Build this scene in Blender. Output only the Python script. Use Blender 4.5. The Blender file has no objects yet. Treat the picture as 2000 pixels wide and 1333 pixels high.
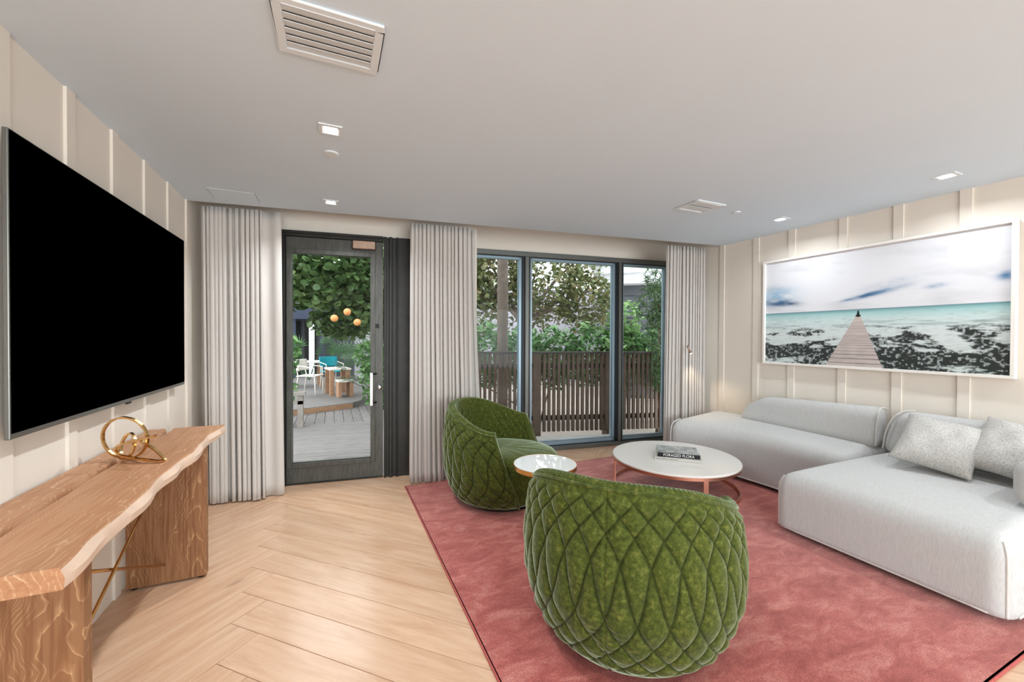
import bpy, bmesh, math, random
import numpy as np
from mathutils import Matrix, Vector, Euler

scene = bpy.context.scene
COL = scene.collection
PI = math.pi

# ------------------------------------------------------------------ camera
EYE = 1.40
YAW, PITCH, ROLL = 0.4181, -0.0096, 0.0039
cam = bpy.data.cameras.new('camera')
cam.sensor_width = 36.0
cam.sensor_fit = 'HORIZONTAL'
cam.lens = 788.14 * 36.0 / 2000.0
cam.clip_start = 0.05
cam.clip_end = 200
camo = bpy.data.objects.new('camera', cam)
COL.objects.link(camo)
_F = Vector((math.sin(YAW) * math.cos(PITCH), math.cos(YAW) * math.cos(PITCH), math.sin(PITCH)))
_r0 = Vector((math.cos(YAW), -math.sin(YAW), 0))
_u0 = _r0.cross(_F)
_r = _r0 * math.cos(ROLL) + _u0 * math.sin(ROLL)
_u = -_r0 * math.sin(ROLL) + _u0 * math.cos(ROLL)
camo.matrix_world = Matrix(((_r.x, _u.x, -_F.x, 0), (_r.y, _u.y, -_F.y, 0), (_r.z, _u.z, -_F.z, EYE), (0, 0, 0, 1)))
scene.camera = camo

# ------------------------------------------------------------------ world, large lights, exposure
world = bpy.data.worlds.new('overcast_sky')
scene.world = world
world.use_nodes = True
bg = world.node_tree.nodes['Background']
bg.inputs[0].default_value = (0.93, 0.97, 1.0, 1)
bg.inputs[1].default_value = 2.4

def area_light(name, loc, rot, sx, sy, power, color=(1, 1, 1), spread=PI):
    l = bpy.data.lights.new(name, 'AREA')
    l.shape = 'RECTANGLE'
    l.size, l.size_y, l.energy, l.color = sx, sy, power, color
    l.spread = spread
    o = bpy.data.objects.new(name, l)
    o.location, o.rotation_euler = loc, rot
    COL.objects.link(o)
    return o
# fill light added behind the unseen rear opening to brighten the room
area_light('rear_fill_light', (1.55, -5.25, 1.35), (PI / 2, 0, 0), 4.6, 2.1, 115, (0.84, 0.94, 1.0))
LAMP_W = 6.6

vs = scene.view_settings
vs.view_transform = 'Standard'
vs.look = 'None'
vs.gamma = 1.0
vs.use_curve_mapping = False
vs.exposure = 0.90

# ------------------------------------------------------------------ helpers
class MB:
    def __init__(s):
        s.v = []; s.f = []
    def add(s, vs_, fs):
        n = len(s.v)
        s.v += [tuple(map(float, p)) for p in vs_]
        s.f += [tuple(i + n for i in f) for f in fs]
        return s
    def box(s, x0, x1, y0, y1, z0, z1):
        return s.add([(x0, y0, z0), (x1, y0, z0), (x1, y1, z0), (x0, y1, z0), (x0, y0, z1), (x1, y0, z1), (x1, y1, z1), (x0, y1, z1)],
                     [(0, 3, 2, 1), (4, 5, 6, 7), (0, 1, 5, 4), (1, 2, 6, 5), (2, 3, 7, 6), (3, 0, 4, 7)])
    def prism(s, poly, z0, z1):
        n = len(poly)
        return s.add([(p[0], p[1], z0) for p in poly] + [(p[0], p[1], z1) for p in poly],
                     [tuple(range(n - 1, -1, -1)), tuple(range(n, 2 * n))] + [(i, (i + 1) % n, n + (i + 1) % n, n + i) for i in range(n)])
    def tube(s, pts, r, n=8, closed=False, rfun=None):
        pts = [Vector(p) for p in pts]
        m = len(pts)
        rings = []
        prev = None
        for i, p in enumerate(pts):
            a = pts[(i - 1) % m] if (closed or i > 0) else p
            b = pts[(i + 1) % m] if (closed or i < m - 1) else p
            t = (b - a).normalized()
            if prev is None:
                up = Vector((0, 0, 1)) if abs(t.z) < 0.9 else Vector((1, 0, 0))
                nn = (up - t * up.dot(t)).normalized()
            else:
                nn = (prev - t * prev.dot(t))
                nn = nn.normalized() if nn.length > 1e-6 else prev
            prev = nn
            bb = t.cross(nn)
            rr = r if rfun is None else rfun(i / (m - 1))
            rings.append([p + (nn * math.cos(2 * PI * k / n) + bb * math.sin(2 * PI * k / n)) * rr for k in range(n)])
        vv = [q for ring in rings for q in ring]
        ff = []
        for i in range(m if closed else m - 1):
            j = (i + 1) % m
            for k in range(n):
                ff.append((i * n + k, i * n + (k + 1) % n, j * n + (k + 1) % n, j * n + k))
        if not closed:
            ff.append(tuple(range(n - 1, -1, -1)))
            ff.append(tuple(range((m - 1) * n, m * n)))
        return s.add(vv, ff)
    def lathe(s, prof, n=48, cx=0, cy=0):
        vv = []; ff = []
        m = len(prof)
        for r, z in prof:
            for k in range(n):
                a = 2 * PI * k / n
                vv.append((cx + r * math.cos(a), cy + r * math.sin(a), z))
        for i in range(m - 1):
            for k in range(n):
                ff.append((i * n + k, i * n + (k + 1) % n, (i + 1) * n + (k + 1) % n, (i + 1) * n + k))
        ff.append(tuple(range(n - 1, -1, -1)))
        ff.append(tuple(range((m - 1) * n, m * n)))
        return s.add(vv, ff)
    def build(s, name, mat, parent=None, smooth=False, mw=None, bevel=0.0, seg=2, angle=None):
        me = bpy.data.meshes.new(name)
        me.from_pydata(s.v, [], s.f)
        return finish(name, me, mat, parent, smooth, mw, bevel, seg, angle)

def finish(name, me, mat, parent=None, smooth=False, mw=None, bevel=0.0, seg=2, angle=None):
    me.update()
    me.validate()
    if bevel > 0:
        bm = bmesh.new(); bm.from_mesh(me)
        bmesh.ops.remove_doubles(bm, verts=bm.verts, dist=1e-6)
        es = [e for e in bm.edges if len(e.link_faces) == 2 and e.calc_face_angle(0) > 0.5]
        bmesh.ops.bevel(bm, geom=es, offset=bevel, segments=seg, profile=0.5, affect='EDGES', clamp_overlap=True)
        bm.to_mesh(me); bm.free()
    if smooth:
        me.polygons.foreach_set('use_smooth', [True] * len(me.polygons))
        if angle:
            try:
                me.set_sharp_from_angle(angle=angle)
            except Exception:
                pass
    if mat is not None:
        me.materials.append(mat)
    o = bpy.data.objects.new(name, me)
    COL.objects.link(o)
    if parent is not None:
        o.parent = parent
    if mw is not None:
        o.matrix_world = mw if parent is None else mw
    return o

def tag(o, label=None, cat=None, group=None, kind=None):
    if label: o['label'] = label
    if cat: o['category'] = cat
    if group: o['group'] = group
    if kind: o['kind'] = kind
    return o

def empty(name, mw=None):
    o = bpy.data.objects.new(name, None)
    o.empty_display_size = 0.1
    COL.objects.link(o)
    if mw is not None:
        o.matrix_world = mw
    return o

def copy_tree(o, parent=None):
    c = o.copy()
    COL.objects.link(c)
    if parent is not None:
        c.parent = parent
    for ch in list(o.children):
        copy_tree(ch, c)
    return c

def TR(x, y, z, rz=0.0):
    return Matrix.Translation((x, y, z)) @ Matrix.Rotation(rz, 4, 'Z')

# the glazed facade is skewed by a few degrees against the side walls
FA = -0.1272
TA = math.tan(FA)
CA = math.cos(FA)
def FM(v):
    return TR(0, v, 0, FA)
def fy(v, x):
    return v + TA * x

def roundbox(dx, dy, dz, r, n=(30, 30, 12)):
    """closed rounded box centred on the origin, half sizes dx, dy, dz"""
    V = []; F = []
    def face(ax, sgn, na, nb):
        a, b = [i for i in range(3) if i != ax]
        h = (dx, dy, dz)
        base = len(V)
        for i in range(na + 1):
            for j in range(nb + 1):
                p = [0, 0, 0]
                p[ax] = sgn * h[ax]
                # denser samples next to the rounded edges
                ta = -math.cos(PI * i / na) * 0.5 + (2 * i / na - 1) * 0.5
                tb = -math.cos(PI * j / nb) * 0.5 + (2 * j / nb - 1) * 0.5
                p[a] = ta * h[a]
                p[b] = tb * h[b]
                V.append(p)
        for i in range(na):
            for j in range(nb):
                q = (base + i * (nb + 1) + j, base + (i + 1) * (nb + 1) + j, base + (i + 1) * (nb + 1) + j + 1, base + i * (nb + 1) + j + 1)
                flip = (sgn < 0) ^ (ax == 1)
                F.append(q[::-1] if flip else q)
    face(0, 1, n[1], n[2]); face(0, -1, n[1], n[2])
    face(1, 1, n[0], n[2]); face(1, -1, n[0], n[2])
    face(2, 1, n[0], n[1]); face(2, -1, n[0], n[1])
    V = np.array(V, float)
    hh = np.array([dx, dy, dz])
    q = np.clip(V, -(hh - r), hh - r)
    d = V - q
    ln = np.linalg.norm(d, axis=1, keepdims=True)
    ln[ln == 0] = 1
    return q + d / ln * r, F

def from_np(name, V, F, mat, parent=None, smooth=True, mw=None, weld=True):
    me = bpy.data.meshes.new(name)
    me.from_pydata([tuple(p) for p in np.asarray(V, float).tolist()], [], F)
    if weld:
        bm = bmesh.new(); bm.from_mesh(me)
        bmesh.ops.remove_doubles(bm, verts=bm.verts, dist=1e-5)
        bm.to_mesh(me); bm.free()
    return finish(name, me, mat, parent, smooth, mw)

# ------------------------------------------------------------------ materials
def S(r, g, b):
    f = lambda c: (c / 255 / 12.92) if c / 255 <= 0.04045 else ((c / 255 + 0.055) / 1.055) ** 2.4
    return (f(r), f(g), f(b), 1)

class NT:
    def __init__(s, name):
        s.m = bpy.data.materials.new(name)
        s.m.use_nodes = True
        s.t = s.m.node_tree
        s.p = s.t.nodes['Principled BSDF']
        s.out = s.t.nodes['Material Output']
    def n(s, typ, **kw):
        nd = s.t.nodes.new(typ)
        for k, v in kw.items():
            if k.startswith('i_'):
                nd.inputs[k[2:].replace('_', ' ')].default_value = v
            else:
                setattr(nd, k, v)
        return nd
    def l(s, a, b):
        s.t.links.new(a, b)
    def coord(s, scale=(1, 1, 1), rnd=0.0, kind='Object'):
        tc = s.n('ShaderNodeTexCoord')
        mp = s.n('ShaderNodeMapping')
        mp.inputs['Scale'].default_value = scale
        s.l(tc.outputs[kind], mp.inputs['Vector'])
        if rnd:
            oi = s.n('ShaderNodeObjectInfo')
            mu = s.n('ShaderNodeMath', operation='MULTIPLY')
            mu.inputs[1].default_value = rnd
            s.l(oi.outputs['Random'], mu.inputs[0])
            cb = s.n('ShaderNodeCombineXYZ')
            s.l(mu.outputs[0], cb.inputs[0]); s.l(mu.outputs[0], cb.inputs[1]); s.l(mu.outputs[0], cb.inputs[2])
            s.l(cb.outputs[0], mp.inputs['Location'])
        return mp.outputs[0]
    def noise(s, vec, scale, detail=3, rough=0.5, dist=0.0):
        n = s.n('ShaderNodeTexNoise')
        n.inputs['Scale'].default_value = scale
        n.inputs['Detail'].default_value = detail
        n.inputs['Roughness'].default_value = rough
        n.inputs['Distortion'].default_value = dist
        if vec is not None:
            s.l(vec, n.inputs['Vector'])
        return n.outputs['Fac']
    def ramp(s, fac, stops):
        r = s.n('ShaderNodeValToRGB')
        e = r.color_ramp.elements
        while len(e) < len(stops):
            e.new(0.5)
        for i, (p, c) in enumerate(stops):
            e[i].position = p
            e[i].color = c
        s.l(fac, r.inputs[0])
        return r.outputs[0]
    def mix(s, fac, a, b, blend='MIX'):
        m = s.n('ShaderNodeMix', data_type='RGBA', blend_type=blend)
        for sock, val in ((m.inputs['Factor'], fac), (m.inputs[6], a), (m.inputs[7], b)):
            if isinstance(val, (int, float, tuple)):
                sock.default_value = val
            else:
                s.l(val, sock)
        return m.outputs[2]
    def math(s, op, a, b=None):
        m = s.n('ShaderNodeMath', operation=op)
        for i, v in enumerate((a, b)):
            if v is None: continue
            if isinstance(v, (int, float)): m.inputs[i].default_value = v
            else: s.l(v, m.inputs[i])
        return m.outputs[0]
    def bump(s, h, strength=0.2, dist=0.01):
        b = s.n('ShaderNodeBump')
        b.inputs['Strength'].default_value = strength
        b.inputs['Distance'].default_value = dist
        s.l(h, b.inputs['Height'])
        s.l(b.outputs[0], s.p.inputs['Normal'])
    def set(s, **kw):
        for k, v in kw.items():
            key = k.replace('_', ' ')
            key = {'Spec': 'Specular IOR Level', 'Base': 'Base Color'}.get(key, key)
            sock = s.p.inputs[key]
            if hasattr(v, 'is_output') or isinstance(v, bpy.types.NodeSocket):
                s.l(v, sock)
            else:
                sock.default_value = v
        return s

def paint(name, c, var=0.03, rough=0.6, nscale=3.0, spec=0.3, metal=0.0, bump=0.0):
    t = NT(name)
    v = t.coord()
    f = t.noise(v, nscale, 3)
    a = tuple(max(0, x * (1 - var)) for x in c[:3]) + (1,)
    b = tuple(min(1, x * (1 + var)) for x in c[:3]) + (1,)
    t.set(Base=t.ramp(f, [(0.3, a), (0.7, b)]), Roughness=rough, Spec=spec, Metallic=metal)
    if bump:
        t.bump(t.noise(v, nscale * 30, 2), bump, 0.002)
    return t.m

M = {}
M['wall'] = paint('cream_wall_paint', S(232, 224, 213), 0.01, 0.55)
M['lintel'] = paint('lintel_paint', S(232, 224, 213), 0.01, 0.6)
M['ceiling'] = paint('ceiling_paint', S(214, 227, 238), 0.008, 0.8)
M['white_metal'] = paint('white_enamel', S(222, 228, 232), 0.01, 0.4)
M['white_frame'] = paint('white_lacquer', S(238, 234, 228), 0.01, 0.35)
M['dark_slot'] = paint('dark_void', S(40, 40, 40), 0.05, 0.8)
M['vent_back'] = paint('shaded_duct', S(150, 149, 146), 0.03, 0.8)
M['tv_black'] = paint('black_screen', (0.0, 0.0, 0.0, 1), 0, 0.65, spec=0.0)
M['tv_rim'] = paint('grey_metal_rim', S(120, 120, 116), 0.05, 0.35, metal=0.7)
M['black_metal'] = paint('black_metal', S(18, 18, 18), 0.1, 0.4)
M['brass'] = paint('brushed_brass', S(206, 160, 100), 0.08, 0.28, 8, metal=1.0)
M['gold'] = paint('aged_gold', S(218, 178, 122), 0.2, 0.25, 30, metal=1.0)
M['copper'] = paint('rose_brass', S(214, 164, 138), 0.06, 0.3, 8, metal=1.0)
M['chrome'] = paint('satin_steel', S(200, 200, 200), 0.03, 0.25, metal=1.0)
M['mirror'] = paint('mirror_reflection_white', S(244, 246, 245), 0.0, 0.03, spec=1.0)  # white base stands in for the bright reflection in the mirror
M['marble'] = paint('white_lacquer_top', S(228, 224, 218), 0.015, 0.13, 4, spec=0.5)
M['page'] = paint('book_pages', S(206, 198, 184), 0.06, 0.8, 40)
M['black_cover'] = paint('black_cover', S(22, 22, 24), 0.1, 0.5)
M['grey_cover'] = paint('pale_grey_cover', S(196, 192, 186), 0.03, 0.6)
M['text_white'] = paint('white_ink', S(235, 235, 232), 0, 0.7)
M['text_grey'] = paint('grey_ink', S(120, 116, 110), 0, 0.7)
M['base_black'] = paint('black_plinth', S(16, 15, 15), 0.1, 0.8)
M['sash'] = paint('skylit_aluminium', S(150, 172, 186), 0.03, 0.3, metal=0.3)  # blue sky light on the frame reveals is painted into this colour
M['alu'] = paint('grey_aluminium', S(106, 108, 104), 0.04, 0.4, metal=0.5)
M['alu_dark'] = paint('dark_gasket', S(30, 36, 40), 0.06, 0.4)
M['bronze_box'] = paint('weathered_bronze', S(176, 150, 132), 0.12, 0.45, 12, metal=0.5)
M['concrete'] = paint('concrete', S(168, 164, 160), 0.08, 0.85, 6)
M['soil'] = paint('pale_path', S(176, 164, 154), 0.12, 0.9, 2)
M['fence'] = paint('dark_brown_timber', S(92, 76, 66), 0.22, 0.7, 9)
M['fence_rail'] = paint('dark_rail_timber', S(66, 62, 58), 0.2, 0.7, 9)
M['bark'] = paint('grey_bark', S(104, 92, 82), 0.3, 0.9, 14, bump=0.6)
M['palm_bark'] = paint('palm_bark', S(92, 82, 74), 0.22, 0.9, 10, bump=0.6)
M['house_white'] = paint('white_render', S(226, 228, 232), 0.02, 0.7)
M['house_pale'] = paint('pale_lavender_render', S(176, 172, 182), 0.05, 0.8)
M['house_dark'] = paint('dark_cladding', S(84, 86, 92), 0.1, 0.7)
M['house_navy'] = paint('navy_metal', S(54, 60, 78), 0.08, 0.6)
M['garden_white'] = paint('white_powder_coat', S(228, 222, 214), 0.02, 0.5)
M['teal'] = paint('teal_plastic', S(30, 160, 176), 0.05, 0.5)
M['garden_wood'] = paint('warm_teak', S(158, 122, 96), 0.15, 0.7, 12)
M['grey_timber'] = paint('weathered_grey_timber', S(140, 132, 126), 0.14, 0.8, 10)

def m_emit(name, c, strength):
    t = NT(name)
    t.set(Base=c, Roughness=0.5)
    t.p.inputs['Emission Color'].default_value = c
    t.p.inputs['Emission Strength'].default_value = strength
    return t.m
M['lamp_glow'] = m_emit('lamp_diffuser_glow', (1, 0.98, 0.95, 1), 6.0)
M['warm_glow'] = m_emit('warm_lens_glow', (1, 0.86, 0.66, 1), 8.0)
M['amber_glow'] = m_emit('amber_globe_glow', (0.55, 0.22, 0.07, 1), 0.15)

def m_floor():
    t = NT('pale_oak_plank')
    v = t.coord((1.0, 9.0, 1.0), rnd=37.0)
    f1 = t.noise(v, 2.2, 6, 0.62, 0.6)
    v2 = t.coord((2.5, 60.0, 1.0), rnd=11.0)
    f2 = t.noise(v2, 3.0, 3, 0.6)
    v3 = t.coord((1.2, 3.0, 1.0), rnd=23.0)
    f3 = t.noise(v3, 1.6, 2, 0.5)
    c = t.ramp(f1, [(0.30, S(198, 158, 126)), (0.52, S(214, 177, 147)), (0.75, S(224, 191, 162))])
    c = t.mix(t.ramp(f2, [(0.35, (0.28, 0.28, 0.28, 1)), (0.65, (0, 0, 0, 1))]), c, S(190, 150, 120))
    vo = t.n('ShaderNodeTexVoronoi'); vo.inputs['Scale'].default_value = 1.0
    t.l(t.coord((1.5, 5.0, 1.0), rnd=53.0), vo.inputs['Vector'])
    knot = t.ramp(vo.outputs['Distance'], [(0.0, (0.75, 0.75, 0.75, 1)), (0.10, (0, 0, 0, 1))])
    c = t.mix(knot, c, S(150, 116, 92))
    oi = t.n('ShaderNodeObjectInfo')
    tint = t.ramp(oi.outputs['Random'], [(0.0, (0.91, 0.90, 0.89, 1)), (0.5, (1, 0.985, 0.97, 1)), (1.0, (1, 1, 1, 1))])
    c = t.mix(1.0, c, tint, 'MULTIPLY')
    t.set(Base=c, Roughness=t.ramp(f3, [(0.3, (0.18, 0.18, 0.18, 1)), (0.7, (0.28, 0.28, 0.28, 1))]), Spec=0.5)
    t.bump(f2, 0.06, 0.002)
    return t.m
M['oak'] = m_floor()

def m_limed(name, base_a, base_b, line, axis):
    """brown wood with pale limed grain that swirls in cathedral arches"""
    t = NT(name)
    tc = t.n('ShaderNodeTexCoord')
    sep = t.n('ShaderNodeSeparateXYZ'); t.l(tc.outputs['Object'], sep.inputs[0])
    along = sep.outputs[axis]; cross = sep.outputs[0]
    dist = t.noise(t.coord((3.0, 3.0, 3.0)), 1.0, 3, 0.55)
    cr = t.math('ADD', t.math('MULTIPLY', cross, 11.0), t.math('MULTIPLY', dist, 3.2))
    cr = t.math('PINGPONG', cr, 1.6)
    w = t.math('ADD', t.math('MULTIPLY', along, 6.0), t.math('MULTIPLY', t.math('POWER', cr, 2.0), 5.0))
    sc = [7.0] * 3; sc[axis] = 2.5
    w = t.math('ADD', w, t.math('MULTIPLY', t.noise(t.coord(tuple(sc)), 1.0, 4, 0.6), 3.0))
    w = t.math('FRACT', w)
    ln = t.ramp(w, [(0.0, (0.75, 0.75, 0.75, 1)), (0.12, (0.2, 0.2, 0.2, 1)), (0.30, (0, 0, 0, 1))])
    sc2 = [90.0] * 3; sc2[axis] = 5.0
    fine = t.noise(t.coord(tuple(sc2)), 1.0, 2, 0.5)
    sc3 = [6.0] * 3; sc3[axis] = 1.0
    tone = t.noise(t.coord(tuple(sc3)), 1.0, 3)
    c = t.ramp(tone, [(0.3, base_a), (0.7, base_b)])
    brk = t.ramp(fine, [(0.36, (0.1, 0.1, 0.1, 1)), (0.56, (1, 1, 1, 1))])
    k = t.math('MULTIPLY', ln, brk)
    k = t.math('ADD', k, t.math('MULTIPLY', brk, 0.16))
    c = t.mix(k, c, line)
    t.set(Base=c, Roughness=0.5, Spec=0.35)
    t.bump(fine, 0.12, 0.002)
    return t.m
M['console_top'] = m_limed('limed_oak_top', S(162, 112, 78), S(182, 130, 94), S(218, 180, 144), 1)
M['console_leg'] = m_limed('limed_oak_leg', S(114, 74, 46), S(138, 92, 60), S(202, 160, 118), 2)
M['console_edge'] = paint('bleached_live_edge', S(218, 190, 168), 0.06, 0.5, 9)

def m_velvet():
    t = NT('green_velvet')
    v = t.coord()
    f = t.noise(v, 48, 5, 0.75)
    g = t.noise(v, 3.2, 2, 0.5)
    c = t.ramp(f, [(0.34, S(48, 56, 17)), (0.52, S(74, 82, 30)), (0.70, S(114, 116, 56))])
    c = t.mix(t.ramp(g, [(0.35, (0.0, 0, 0, 1)), (0.7, (0.35, 0.35, 0.35, 1))]), c, S(58, 72, 34))
    at = t.n('ShaderNodeAttribute'); at.attribute_name = 'groove_shade'
    c = t.mix(t.math('MULTIPLY', at.outputs['Fac'], 0.72), c, S(26, 34, 10))  # shade in the quilted grooves, painted darker into the velvet colour
    t.set(Base=c, Roughness=0.85, Spec=0.12)
    t.p.inputs['Sheen Weight'].default_value = 1.0
    t.p.inputs['Sheen Roughness'].default_value = 0.32
    t.p.inputs['Sheen Tint'].default_value = (0.74, 0.88, 0.66, 1)
    t.bump(t.noise(v, 120, 2, 0.6), 0.25, 0.003)
    return t.m
M['velvet'] = m_velvet()

def m_rug():
    t = NT('rose_viscose_pile')
    v = t.coord((1.0, 2.2, 1.0))
    f = t.noise(v, 4.6, 7, 0.72, 0.6)
    g = t.noise(t.coord((6.0, 60.0, 1.0)), 4.0, 3, 0.6)
    k = t.noise(t.coord((1, 1, 1)), 190.0, 2, 0.7)
    c = t.ramp(f, [(0.32, S(150, 74, 67)), (0.50, S(184, 102, 93)), (0.68, S(213, 144, 132))])
    c = t.mix(t.ramp(g, [(0.3, (0.28, 0.28, 0.28, 1)), (0.6, (0, 0, 0, 1))]), c, S(160, 72, 74))
    c = t.mix(t.ramp(k, [(0.34, (0.6, 0.6, 0.6, 1)), (0.58, (0, 0, 0, 1))]), c, S(116, 50, 50))
    t.set(Base=c, Roughness=0.8, Spec=0.15)
    t.p.inputs['Sheen Weight'].default_value = 0.7
    t.p.inputs['Sheen Roughness'].default_value = 0.35
    t.p.inputs['Sheen Tint'].default_value = (1, 0.86, 0.84, 1)
    t.bump(k, 0.35, 0.004)
    return t.m
M['rug'] = m_rug()
M['rug_edge'] = paint('rug_binding', S(176, 88, 84), 0.1, 0.85, 60)

def m_fabric(name, c, axis=1, freq=420.0, amt=0.1):
    t = NT(name)
    v = t.coord()
    sc = [1.0] * 3; sc[axis] = 26.0
    f = t.noise(t.coord(tuple(s * 26 for s in sc)), 1.0, 3, 0.6)
    g = t.noise(v, 150, 2, 0.6)
    d = tuple(x * (1 - amt * 1.8) for x in c[:3]) + (1,)
    base = t.mix(t.ramp(f, [(0.35, (1, 1, 1, 1)), (0.6, (0, 0, 0, 1))]), c, d)
    t.set(Base=base, Roughness=0.9, Spec=0.1)
    t.p.inputs['Sheen Weight'].default_value = 0.25
    t.bump(t.math('ADD', f, g), 0.3, 0.003)
    return t.m
M['sofa'] = m_fabric('pale_grey_ribbed_linen', S(204, 204, 203), 1)
M['sofa_pipe'] = paint('pale_grey_piping', S(206, 203, 198), 0.04, 0.9, 60)
def m_boucle():
    t = NT('boucle_wool')
    v = t.coord()
    vo = t.n('ShaderNodeTexVoronoi'); vo.inputs['Scale'].default_value = 170
    t.l(v, vo.inputs['Vector'])
    c = t.ramp(vo.outputs['Distance'], [(0.1, S(214, 212, 208)), (0.75, S(172, 169, 165))])
    t.set(Base=c, Roughness=0.95, Spec=0.08)
    t.bump(vo.outputs['Distance'], -0.9, 0.008)
    return t.m
M['boucle'] = m_boucle()

def m_curtain(name, c, trans):
    t = NT(name)
    v = t.coord((60, 60, 4))
    f = t.noise(v, 4, 3)
    col = t.ramp(f, [(0.3, tuple(x * 0.95 for x in c[:3]) + (1,)), (0.7, c)])
    t.set(Base=col, Roughness=0.9, Spec=0.05)
    tl = t.n('ShaderNodeBsdfTranslucent')
    t.l(col, tl.inputs['Color'])
    mx = t.n('ShaderNodeMixShader'); mx.inputs[0].default_value = trans
    t.l(t.p.outputs[0], mx.inputs[1]); t.l(tl.outputs[0], mx.inputs[2])
    t.l(mx.outputs[0], t.out.inputs['Surface'])
    return t.m
M['curtain'] = m_curtain('linen_curtain', S(219, 213, 207), 0.12)
M['curtain_light'] = m_curtain('pale_linen_curtain', S(228, 223, 218), 0.3)
def m_sheer():
    t = NT('sheer_voile')
    t.set(Base=S(232, 230, 226), Roughness=0.9, Spec=0.05)
    f = t.noise(t.coord((300, 300, 300)), 1.0, 1)
    tr = t.n('ShaderNodeBsdfTransparent')
    tl = t.n('ShaderNodeBsdfTranslucent'); tl.inputs['Color'].default_value = S(235, 233, 229)
    a = t.n('ShaderNodeMixShader'); a.inputs[0].default_value = 0.4
    t.l(t.p.outputs[0], a.inputs[1]); t.l(tl.outputs[0], a.inputs[2])
    b = t.n('ShaderNodeMixShader')
    t.l(t.math('ADD', t.math('MULTIPLY', f, 0.1), 0.12), b.inputs[0])
    t.l(a.outputs[0], b.inputs[1]); t.l(tr.outputs[0], b.inputs[2])
    t.l(b.outputs[0], t.out.inputs['Surface'])
    return t.m
M['sheer'] = m_sheer()

def m_glass():
    t = NT('clear_glazing')
    tr = t.n('ShaderNodeBsdfTransparent'); tr.inputs['Color'].default_value = (0.95, 0.97, 0.965, 1)
    gl = t.n('ShaderNodeBsdfGlossy'); gl.inputs['Roughness'].default_value = 0.01
    fr = t.n('ShaderNodeFresnel'); fr.inputs['IOR'].default_value = 1.13
    mx = t.n('ShaderNodeMixShader')
    t.l(fr.outputs[0], mx.inputs[0]); t.l(tr.outputs[0], mx.inputs[1]); t.l(gl.outputs[0], mx.inputs[2])
    t.l(mx.outputs[0], t.out.inputs['Surface'])
    return t.m
M['glass'] = m_glass()

def m_door():
    t = NT('blackened_steel_paint')
    f = t.noise(t.coord((14, 14, 2)), 3, 5, 0.7)
    t.set(Base=t.ramp(f, [(0.3, S(62, 62, 58)), (0.7, S(92, 92, 86))]), Roughness=0.38, Spec=0.4)
    return t.m
M['door'] = m_door()
M['door_dark'] = paint('dark_steel_paint', S(44, 43, 40), 0.2, 0.4, 8)

def m_deck():
    t = NT('weathered_deck_board')
    f = t.noise(t.coord((3.0, 40.0, 1.0), rnd=19.0), 2.0, 4, 0.6)
    oi = t.n('ShaderNodeObjectInfo')
    c = t.ramp(f, [(0.3, S(100, 96, 95)), (0.7, S(140, 134, 132))])
    c = t.mix(1.0, c, t.ramp(oi.outputs['Random'], [(0, (0.86, 0.85, 0.84, 1)), (1, (1, 1, 1, 1))]), 'MULTIPLY')
    t.set(Base=c, Roughness=0.7, Spec=0.3)
    t.bump(f, 0.2, 0.003)
    return t.m
M['deck'] = m_deck()

def m_leaf(name, stops, rough=0.45):
    t = NT(name)
    at = t.n('ShaderNodeAttribute'); at.attribute_name = 'tone'
    oi = t.n('ShaderNodeObjectInfo')
    k = t.math('ADD', at.outputs['Fac'], t.math('MULTIPLY', oi.outputs['Random'], 0.35))
    k = t.math('FRACT', k)
    c = t.ramp(k, stops)
    t.set(Base=c, Roughness=rough, Spec=0.4)
    tl = t.n('ShaderNodeBsdfTranslucent')
    t.l(c, tl.inputs['Color'])
    mx = t.n('ShaderNodeMixShader'); mx.inputs[0].default_value = 0.28
    t.l(t.p.outputs[0], mx.inputs[1]); t.l(tl.outputs[0], mx.inputs[2])
    t.l(mx.outputs[0], t.out.inputs['Surface'])
    return t.m
M['leaf_grape'] = m_leaf('sea_grape_leaf', [(0, S(58, 82, 46)), (0.45, S(92, 116, 68)), (0.8, S(138, 152, 102)), (1, S(180, 188, 148))])
M['leaf_hedge'] = m_leaf('hedge_leaf', [(0, S(58, 96, 54)), (0.5, S(96, 136, 78)), (1, S(148, 174, 116))])
M['leaf_dry'] = m_leaf('olive_brown_leaf', [(0, S(72, 86, 52)), (0.4, S(104, 112, 70)), (0.75, S(132, 118, 88)), (1, S(162, 162, 122))])
M['leaf_dark'] = m_leaf('dark_narrow_leaf', [(0, S(36, 58, 36)), (0.6, S(66, 92, 52)), (1, S(104, 124, 72))])
M['leaf_palm'] = m_leaf('fan_palm_leaf', [(0, S(56, 90, 54)), (0.6, S(92, 128, 76)), (1, S(150, 172, 122))])

def m_print():
    t = NT('photo_print')
    at = t.n('ShaderNodeAttribute'); at.attribute_name = 'ink'
    t.set(Base=at.outputs['Color'], Roughness=0.35, Spec=0.3)
    return t.m
M['print'] = m_print()
def m_cover():
    t = NT('printed_floral_cover')
    f = t.noise(t.coord(), 18, 4, 0.7)
    t.set(Base=t.ramp(f, [(0.3, S(96, 102, 100)), (0.5, S(150, 154, 152)), (0.65, S(196, 196, 198)), (0.8, S(118, 116, 128))]), Roughness=0.35)
    return t.m
M['cover'] = m_cover()

# ------------------------------------------------------------------ room shell
XL, XR, H, YB = -1.063, 4.174, 2.478, -5.0
V_CEIL, V_DOOR, V_WIN, X_RET = 3.859, 4.256, 4.697, 1.30
ZP = 2.90                                   # top of the curtain pocket

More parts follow.
